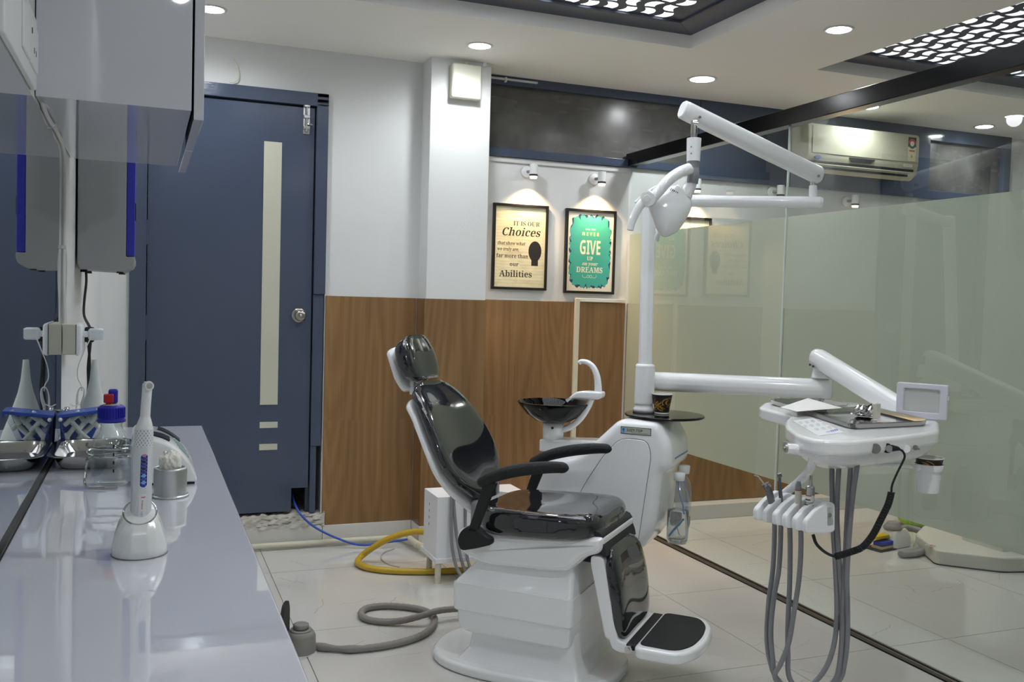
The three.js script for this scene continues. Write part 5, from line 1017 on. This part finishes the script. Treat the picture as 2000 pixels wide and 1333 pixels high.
function framed(x0, x1, y0, y1, tx, label) {
  const t = thing('framed_poster', label, 'poster', [(x0 + x1) / 2, (y0 + y1) / 2, WB]), w = (x1 - x0) / 2, h = (y1 - y0) / 2, f = 0.014, d = 0.022;
  for (const [a, b, c, e] of [[-w, w, h - f, h], [-w, w, -h, -h + f], [-w, -w + f, -h + f, h - f], [w - f, w, -h + f, h - f]]) mesh('frame_bar', bx(a, b, c, e, 0.001, d, 0.0015), mat('#141312', 0.4), t);
  const g = new THREE.PlaneGeometry(2 * (w - f), 2 * (h - f)); g.translate(0, 0, 0.013); mesh('print', g, mat('#ffffff', 0.55, { map: tx }), t);
  mesh('backing', bx(-w + f, w - f, -h + f, h - f, 0.001, 0.012, 0), M.blackMatte, t);
}
framed(1.912, 2.232, 1.307, 1.768, poster1, 'black framed cream poster with dark lettering beside the pillar');
framed(2.338, 2.648, 1.298, 1.765, poster2, 'black framed teal poster reading never give up');
framed(2.965, 3.275, 1.30, 1.762, poster3, 'black framed cream poster reading you are behind the glass');
// ---------------------------------------------------------------- wall spots over the posters
[[2.10, 1.945, true, 'over the cream poster'], [2.508, 1.935, true, 'over the teal poster'], [3.12, 1.94, true, 'over the poster behind glass'], [3.70, 1.945, false, 'left of the others behind the glass, switched off'], [4.26, 1.925, true, 'under the blue panel below the air conditioner']].forEach(([x, y, on, where]) => {
  const t = thing('wall_spotlight', `small white wall spotlight with black ring ${where.replace('left of the others behind the glass, switched off', 'switched off behind the glass')}`, 'spotlight', [x, y, WB], 0, 'wall spotlights');
  mesh('rose', lathe([[0, 0], [0.032, 0], [0.032, 0.008], [0.028, 0.018], [0, 0.02]], 28).rotateX(Math.PI / 2), M.whiteSoft, t);
  mesh('arm', bar([0, 0, 0.015], [0.012, 0, 0.05], 0.008), M.grey, t);
  mesh('body', rod(0.022, 0.022, 0.055, 28).translate(0.014, 0.008, 0.072), M.whiteSoft, t);
  mesh('black_ring', rod(0.0225, 0.0225, 0.010, 28).translate(0.014, -0.0245, 0.072), M.blackMatte, t);
  mesh('lens', rod(0.0175, 0.021, 0.012, 28).translate(0.014, -0.0355, 0.072), on ? mat('#ffeedd', 0.4, { emissive: new THREE.Color().setRGB(1, 0.8, 0.62), emissiveIntensity: 2.2 }) : M.whiteSoft, t);
  if (on) { const l = new THREE.SpotLight(WARM, SPOT_CD, 0, 0.98, 0.85, 2); l.position.set(0.014, -0.045, 0.072); l.target.position.set(0.0, -1, 0.0); l.castShadow = true; l.shadow.radius = 0.6; t.add(l, l.target); }
});
// ---------------------------------------------------------------- air conditioner
{
  const t = thing('air_conditioner', 'cream wall air conditioner on the blue panel behind the glass', 'air conditioner', [3.785, 2.06, -0.055]);
  const mI = mat('#bebba6', 0.45), W = 0.84;
  const pr = rounded([[0, 0.05], [0.05, 0.012], [0.13, 0.0], [0.175, 0.035], [0.19, 0.09], [0.19, 0.262], [0.175, 0.28], [0, 0.28]], [0.01, 0.02, 0.02, 0.03, 0.02, 0.015, 0.01, 0.005], 5).map(p => [-p[0], p[1]]);
  const g = prism(pr, W, { bevel: 0.006 }); g.rotateY(Math.PI / 2); mesh('casing', g, mI, t);
  mesh('front_panel', bx(0.03, W - 0.012, 0.105, 0.266, 0.186, 0.1935, 0.003), mI, t);
  mesh('air_slot', bx(0.0, W - 0.03, 0.05, 0.064, 0.155, 0.1835, 0.002), M.blackMatte, t);
  mesh('air_slot', bx(0.03, W - 0.06, 0.02, 0.036, 0.12, 0.168, 0.002), M.blackMatte, t);
  mesh('louvre', bx(0.01, W - 0.04, 0.04, 0.048, 0.12, 0.182, 0.002), mI, t);
  mesh('display', prism(rounded([[0.30, 0.098], [0.325, 0.072], [0.47, 0.072], [0.50, 0.098]], 0.006, 3), 0.006).translate(0, 0, 0.186), M.blackMatte, t);
  mesh('badge', (() => { const q = rod(0.024, 0.024, 0.004, 28); q.scale(1, 1, 0.42); q.rotateX(Math.PI / 2); q.translate(0.075, 0.082, 0.1885); return q; })(), mat('#4a5f9c', 0.4), t);
  const st = canvasTex(96, 224, (c, w, h) => { c.fillStyle = '#e6dcb0'; c.fillRect(0, 90, w, h - 90); c.beginPath(); c.arc(48, 60, 46, Math.PI, 0); c.fillStyle = '#c8443c'; c.fill(); c.fillStyle = '#3c5a46'; c.beginPath(); c.arc(48, 60, 46, 0, Math.PI); c.fill(); c.fillStyle = '#e8e6dd'; c.beginPath(); c.arc(48, 60, 24, 0, 7); c.fill(); c.fillStyle = '#c0502f'; c.fillRect(14, 120, 68, 14); c.fillStyle = '#333'; c.font = 'bold 34px sans-serif'; c.fillText('3', 36, 190); });
  const sg = new THREE.PlaneGeometry(0.062, 0.145); sg.translate(W - 0.062, 0.185, 0.1945); mesh('energy_sticker', sg, mat('#ffffff', 0.5, { map: st }), t);
  const wd = canvasTex(128, 32, (c, w, h) => { c.fillStyle = '#dcd9c6'; c.fillRect(0, 0, w, h); c.fillStyle = '#6a6a66'; c.font = 'italic 24px sans-serif'; c.fillText('Durafresh', 14, 24, 100); });
  const wg = new THREE.PlaneGeometry(0.07, 0.016); wg.translate(W - 0.085, 0.084, 0.1905); mesh('wordmark', wg, mat('#ffffff', 0.5, { map: wd }), t);
}
// ---------------------------------------------------------------- junction box and cables near the pillar
{
  const t = thing('junction_box', 'cream square junction box on the upper pillar', 'junction box', [1.585, 2.245, PZ]);
  mesh('box', bx(0.0, 0.15, 0, 0.165, 0, 0.03, 0.006), M.ivory, t);
  mesh('lid', bx(-0.002, 0.152, -0.002, 0.167, 0.03, 0.052, 0.010), mat('#e3e2d2', 0.35), t);
  mesh('nipple', rod(0.006, 0.006, 0.014, 14).translate(0.078, 0.173, 0.026), M.whiteSoft, t);
  const c = thing('pillar_cable', 'thin white cable from junction box along the upper blue beam', 'cable', [0, 0, 0]);
  mesh('lead', tube([[1.663, 2.425, 0.165], [1.70, 2.422, 0.152], [1.76, 2.432, 0.15], [1.80, 2.43, 0.15], [1.83, 2.43, 0.13]], 0.0025, { seg: 40, rad: 8 }), M.whiteMatte, c);
  mesh('clamp', bx(1.755, 1.772, 2.42, 2.44, PZ, 0.158, 0.002), M.whiteSoft, c);
  single('cable_duct', join([bx(1.86, 2.14, 2.416, 2.426, -0.06, -0.045, 0.002), bx(1.95, 1.96, 2.405, 2.43, -0.06, -0.04, 0.001)]), M.whiteMatte, 'short white cable duct along the upper blue beam', 'cable duct');
  single('loose_wire', tube([[0.565, 2.345, 0.004], [0.578, 2.32, 0.012], [0.586, 2.28, 0.02], [0.58, 2.25, 0.022], [0.56, 2.238, 0.018], [0.545, 2.236, 0.022]], 0.003, { seg: 40, rad: 8 }), M.ivory, 'loose beige wire hanging on the wall above the blue door', 'wire');
  single('wall_hook', tube([[0.85, 2.30, 0.002], [0.85, 2.30, 0.008]], 0.004), M.whiteMatte, 'small nail in the wall above the blue door', 'nail');
}
{ const p = onPlane(804, 836, 'x', PX0 - 0.009); const m = single('wall_clip', bx(-0.006, 0, -0.022, 0.022, -0.006, 0.006, 0.002), M.whiteSoft, 'small white clip on the wood panelling behind the backrest', 'clip'); m.position.copy(p); }
// conduit and trunking on the panelled wall
{
  const t = thing('wall_conduit', 'cream vertical conduit on the wood panelling behind the unit', 'conduit', [2.42, 0, WB]);
  mesh('conduit', bx(-0.014, 0.014, 0.10, 1.272, 0.009, 0.030, 0.004), M.pvc, t);
  mesh('trunking', bx(0.0, 0.30, 1.252, 1.272, 0.004, 0.024, 0.002), M.whiteMatte, t);
}
// ---------------------------------------------------------------- compressor box on its little table, pipes and hoses on the floor
{
  const t = thing('low_table', 'low white table with short pipe legs behind the chair', 'table', [1.375, 0, 0.55]);
  mesh('table_board', bx(0, 0.46, 0.092, 0.112, 0, 0.24, 0.002), M.whiteSoft, t);
  for (const [x, z] of [[0.018, 0.22], [0.035, 0.03], [0.44, 0.22], [0.44, 0.03]]) mesh('leg', bar([x, 0, z], [x, 0.093, z], 0.0135), M.pvc, t);
  const b = thing('valve_box', 'plain white box standing on the low table', 'box', [1.382, 0.112, 0.57]);
  mesh('box', bx(0, 0.42, 0, 0.27, 0, 0.205, 0.002), M.whiteSoft, b);
  for (const [pts, r] of [[[[0.055, 0.40, 0.24], [0.058, 0.2, 0.225], [0.06, 0.05, 0.245], [0.085, -0.05, 0.27], [0.125, -0.095, 0.32]], 0.0075], [[[0.058, 0.40, 0.232], [0.068, 0.25, 0.222], [0.09, 0.05, 0.245], [0.115, -0.05, 0.27], [0.14, -0.095, 0.33]], 0.0075], [[[0.125, 0.28, 0.214], [0.13, 0.1, 0.216], [0.135, -0.01, 0.24], [0.15, -0.07, 0.29], [0.155, -0.1, 0.34]], 0.0065]])
    single('grey_hose', tube(pts.map(p => [p[0] + 1.382, p[1] + 0.112, p[2] + 0.57]), r, { seg: 40 }), M.hose, r < 0.007 ? 'thinner short grey hose between the chair pan and the white box' : 'long grey hose hanging from the backrest in front of white box', 'hose', 'grey hoses behind the chair');
  mesh('print_marks', join([0.02, 0.05, 0.08, 0.11].map(y => bx(-0.0006, 0.0, 0.10 + y, 0.112 + y, 0.08, 0.088, 0))), M.grey, b);
  single('water_pipe', join([bar([0.34, 0.024, 0.042], [1.41, 0.024, 0.042], 0.0135), bar([1.41, 0.024, 0.042], [1.445, 0.022, 0.18], 0.0135), new THREE.SphereGeometry(0.017, 16, 12).translate(1.41, 0.024, 0.042), bar([1.385, 0.024, 0.042], [1.41, 0.024, 0.042], 0.0165), bar([1.41, 0.024, 0.042], [1.417, 0.0236, 0.07], 0.0165)]), M.pvc, 'cream plastic water pipe along the skirting', 'pipe');
  single('pipe_elbow', join([bar([1.43, 0.045, 0.16], [1.452, 0.03, 0.26], 0.015, 0.019), bar([1.452, 0.032, 0.25], [1.47, 0.036, 0.36], 0.017), bar([1.468, 0.036, 0.32], [1.47, 0.036, 0.345], 0.021)]), M.pvc, 'cream plastic pipe fitting where the blue hose ends', 'pipe fitting');
  single('blue_hose', tube([onPlane(570, 960, 'z', -0.16), onPlane(572, 972, 'z', -0.08), onPlane(578, 990, 'z', 0.0), onPlane(586, 1004, 'z', 0.03), onPlane(610, 1027, 'z', 0.05), V(1.08, 0.05, 0.08), V(1.19, 0.018, 0.12), V(1.32, 0.03, 0.15), V(1.435, 0.045, 0.17)], 0.0055, { seg: 80, rad: 10 }), mat('#2f58b8', 0.4), 'thin blue hose from the door hole to the pipe fitting', 'hose');
  single('yellow_hose', tube([V(1.40, 0.17, 0.535), V(1.36, 0.165, 0.50), V(1.28, 0.13, 0.43), V(1.20, 0.075, 0.38), V(1.14, 0.025, 0.36), V(1.115, 0.017, 0.42), V(1.135, 0.016, 0.50), V(1.22, 0.015, 0.575), V(1.34, 0.015, 0.625), V(1.50, 0.015, 0.66), V(1.64, 0.015, 0.68), V(1.78, 0.015, 0.66)], 0.0145, { seg: 120, rad: 14 }), mat('#c7a52c', 0.4), 'thick yellow hose looping on the floor beside the low table', 'hose');
  single('thin_grey_wire', tube([onPlane(770, 1072, 'y', 0.004), onPlane(750, 1080, 'y', 0.004), onPlane(745, 1092, 'y', 0.004), onPlane(760, 1103, 'y', 0.004), onPlane(780, 1108, 'y', 0.004)], 0.0025, { seg: 40, rad: 7 }), mat('#b5b3a2', 0.6), 'thin pale wire curling on the floor inside the yellow hose', 'wire');
}
// foot pedal with its hose
{
  const t = thing('foot_pedal', 'round beige foot control with a black handle plate beside the counter', 'foot pedal', [0.705, 0, 1.395]);
  const pm = mat('#8d8b85', 0.5);
  mesh('body', lathe([[0, 0], [0.052, 0], [0.053, 0.006], [0.051, 0.06], [0.044, 0.074], [0.036, 0.078], [0, 0.078]], 48), pm, t);
  mesh('collar', lathe([[0.036, 0.076], [0.038, 0.079], [0.036, 0.083], [0, 0.083]], 40), pm, t);
  mesh('top_disc', lathe([[0, 0.083], [0.026, 0.083], [0.0275, 0.09], [0.027, 0.099], [0.022, 0.102], [0, 0.103]], 40), pm, t);
  mesh('seal_ring', lathe([[0.051, 0], [0.0545, 0], [0.0545, 0.003], [0.051, 0.003]], 48), M.whiteMatte, t);
  mesh('handle_plate', (() => { const g = prism(rounded([[-0.06, 0.0], [0.05, 0.0], [0.05, 0.15], [0.03, 0.185], [-0.03, 0.185], [-0.06, 0.15]], 0.015, 4), 0.012, { bevel: 0.002 }); g.rotateY(Math.PI / 2 - 0.35); g.translate(-0.062, 0, 0.01); return g; })(), M.blackMatte, t);
  const F = (x, y, h = 0.014) => onPlane(x, y, 'y', h);
  single('pedal_hose', tube([F(617, 1263), F(650, 1267), F(690, 1269), F(740, 1264), F(790, 1254), F(830, 1238), F(848, 1218), F(845, 1202), F(825, 1192), F(790, 1186), F(750, 1184), F(718, 1188), F(705, 1198), F(714, 1209), F(745, 1215), F(785, 1213, 0.02), F(825, 1203, 0.04), F(855, 1194, 0.045), F(890, 1190, 0.04), F(905, 1189, 0.045)], q => 0.0125 + (q < 0.12 ? 0.002 * Math.sin(q * 90) : 0.0006 * Math.sin(q * 400)), { seg: 200, rad: 14 }), mat('#8c8681', 0.6), 'grey beige pedal hose coiling across the floor to the chair', 'hose');
}
// ---------------------------------------------------------------- behind the glass: second chair base and foot control
{
  const F = (x, y, h = 0) => onPlane(x, y, 'y', h);
  const q = [F(1800, 1081), F(1826, 1104), F(1958, 1120), F(2010, 1124), F(2010, 1090), F(1850, 1062), F(1806, 1063)].map(p => [p.x, -p.z]);
  q[4] = [q[3][0] + 0.55, q[3][1] + 0.5]; q[3] = [q[2][0] + 0.45, q[2][1] - 0.1]; q[5] = [q[0][0] + 0.25, q[0][1] + 0.24]; q[6] = [q[0][0] + 0.04, q[0][1] + 0.09];
  const o = V(q[1][0], 0, -q[1][1]), t = thing('second_chair_base', 'cream floor base of a second dental chair behind the glass', 'chair base', o.toArray());
  const mC = mat('#d4d2c8', 0.4);
  let g = prism(rounded(q.map(p => [p[0] - o.x, p[1] + o.z]), 0.035, 4), 0.075, { bevel: 0.010 }); g.rotateX(-Math.PI / 2); mesh('base_plate', g, mC, t);
  mesh('upright', loft([[0.36, 0.26, 0.02, 0.075], [0.36, 0.26, 0.02, 0.11], [0.30, 0.20, 0.05, 0.2], [0.28, 0.19, 0.05, 0.42]].map(([w, d, k, y]) => rrect(0.30, -d / 2 + 0.02, 0.30 + w, d / 2 + 0.02, k, 4).map(p => V(p[0], y, p[1] - 0.02)))), mC, t);
  const logo = canvasTex(64, 64, (c, w, h) => { c.fillStyle = '#d4d2c8'; c.fillRect(0, 0, w, h); c.strokeStyle = '#55555a'; c.lineWidth = 5; c.beginPath(); c.arc(32, 32, 26, 0, 7); c.stroke(); c.fillStyle = '#b5322e'; c.fillRect(16, 22, 32, 20); });
  const lp = F(1816, 1069, 0.0755).sub(o); mesh('red_badge', new THREE.PlaneGeometry(0.045, 0.045).rotateX(-Math.PI / 2).translate(lp.x + 0.03, 0.0756, lp.z - 0.02), mat('#ffffff', 0.4, { map: logo }), t);
  mesh('rubber_edge', (() => { const k = prism(rounded(q.map(p => [p[0] - o.x, p[1] + o.z]), 0.035, 4), 0.006); k.rotateX(-Math.PI / 2); return k; })(), M.blackMatte, t);
  // foot control
  const p0 = F(1742, 1068), f = thing('foot_control', 'white foot control with a grey knob and yellow and blue pedals behind glass', 'foot pedal', [p0.x, 0, p0.z], 0.2);
  mesh('housing', loft([[0.075, 0.055, 0], [0.073, 0.054, 0.05], [0.062, 0.045, 0.085], [0.05, 0.04, 0.095]].map(([w, d, y]) => rrect(-w, -d, w, d, 0.02, 4).map(k => V(k[0] + 0.02, y, k[1])))), mat('#e2e1da', 0.4), f);
  mesh('knob', lathe([[0, 0.095], [0.045, 0.095], [0.05, 0.105], [0.035, 0.122], [0.03, 0.126], [0.03, 0.132], [0, 0.133]], 32).translate(0.0, 0, 0), mat('#8a8985', 0.5), f);
  mesh('red_button', rod(0.007, 0.006, 0.006, 16).translate(0.055, 0.094, 0.02), M.red, f);
  mesh('base_plate', bx(-0.17, 0.07, 0, 0.008, -0.055, 0.055, 0.003), M.blackMatte, f);
  mesh('yellow_pedal', bx(-0.16, -0.05, 0.055, 0.075, -0.03, 0.02, 0.006), mat('#d9b92c', 0.45), f);
  mesh('blue_pedal', bx(-0.15, -0.05, 0.025, 0.047, -0.01, 0.045, 0.006), mat('#27399c', 0.45), f);
  mesh('beige_pedal', bx(-0.15, -0.05, 0.008, 0.024, -0.02, 0.045, 0.004), mat('#c9b48f', 0.5), f);
  single('grey_floor_hose', tube([V(p0.x + 0.07, 0.08, p0.z - 0.02), V(p0.x + 0.15, 0.075, p0.z - 0.06), V(p0.x + 0.22, 0.06, p0.z - 0.03), V(p0.x + 0.20, 0.03, p0.z + 0.05), V(p0.x + 0.08, 0.022, p0.z + 0.09), V(p0.x + 0.02, 0.02, p0.z + 0.15), F(1760, 1083, 0.02), F(1785, 1082, 0.02), F(1803, 1077, 0.02)], 0.0175, { seg: 80, rad: 14 }), mat('#8f8f8d', 0.5), 'thick grey hose between foot control and second chair base', 'hose');
  const gp = F(1775, 1030); single('green_bag', (() => { const k = new THREE.SphereGeometry(0.14, 28, 18), kp = k.attributes.position; for (let i = 0; i < kp.count; i++) { const x = kp.getX(i), y = kp.getY(i), z = kp.getZ(i); kp.setXYZ(i, x * (1 + 0.08 * Math.sin(y * 60 + z * 30)), Math.max(0, y * 0.9 + 0.10 + 0.01 * Math.sin(x * 70)), z * 0.8); } k.computeVertexNormals(); k.translate(gp.x + 0.1, 0, gp.z - 0.02); return k; })(), mat('#a6c63c', 0.5), 'lime green soft bag on the floor behind the glass', 'bag');
}
renderer.render(scene, camera);
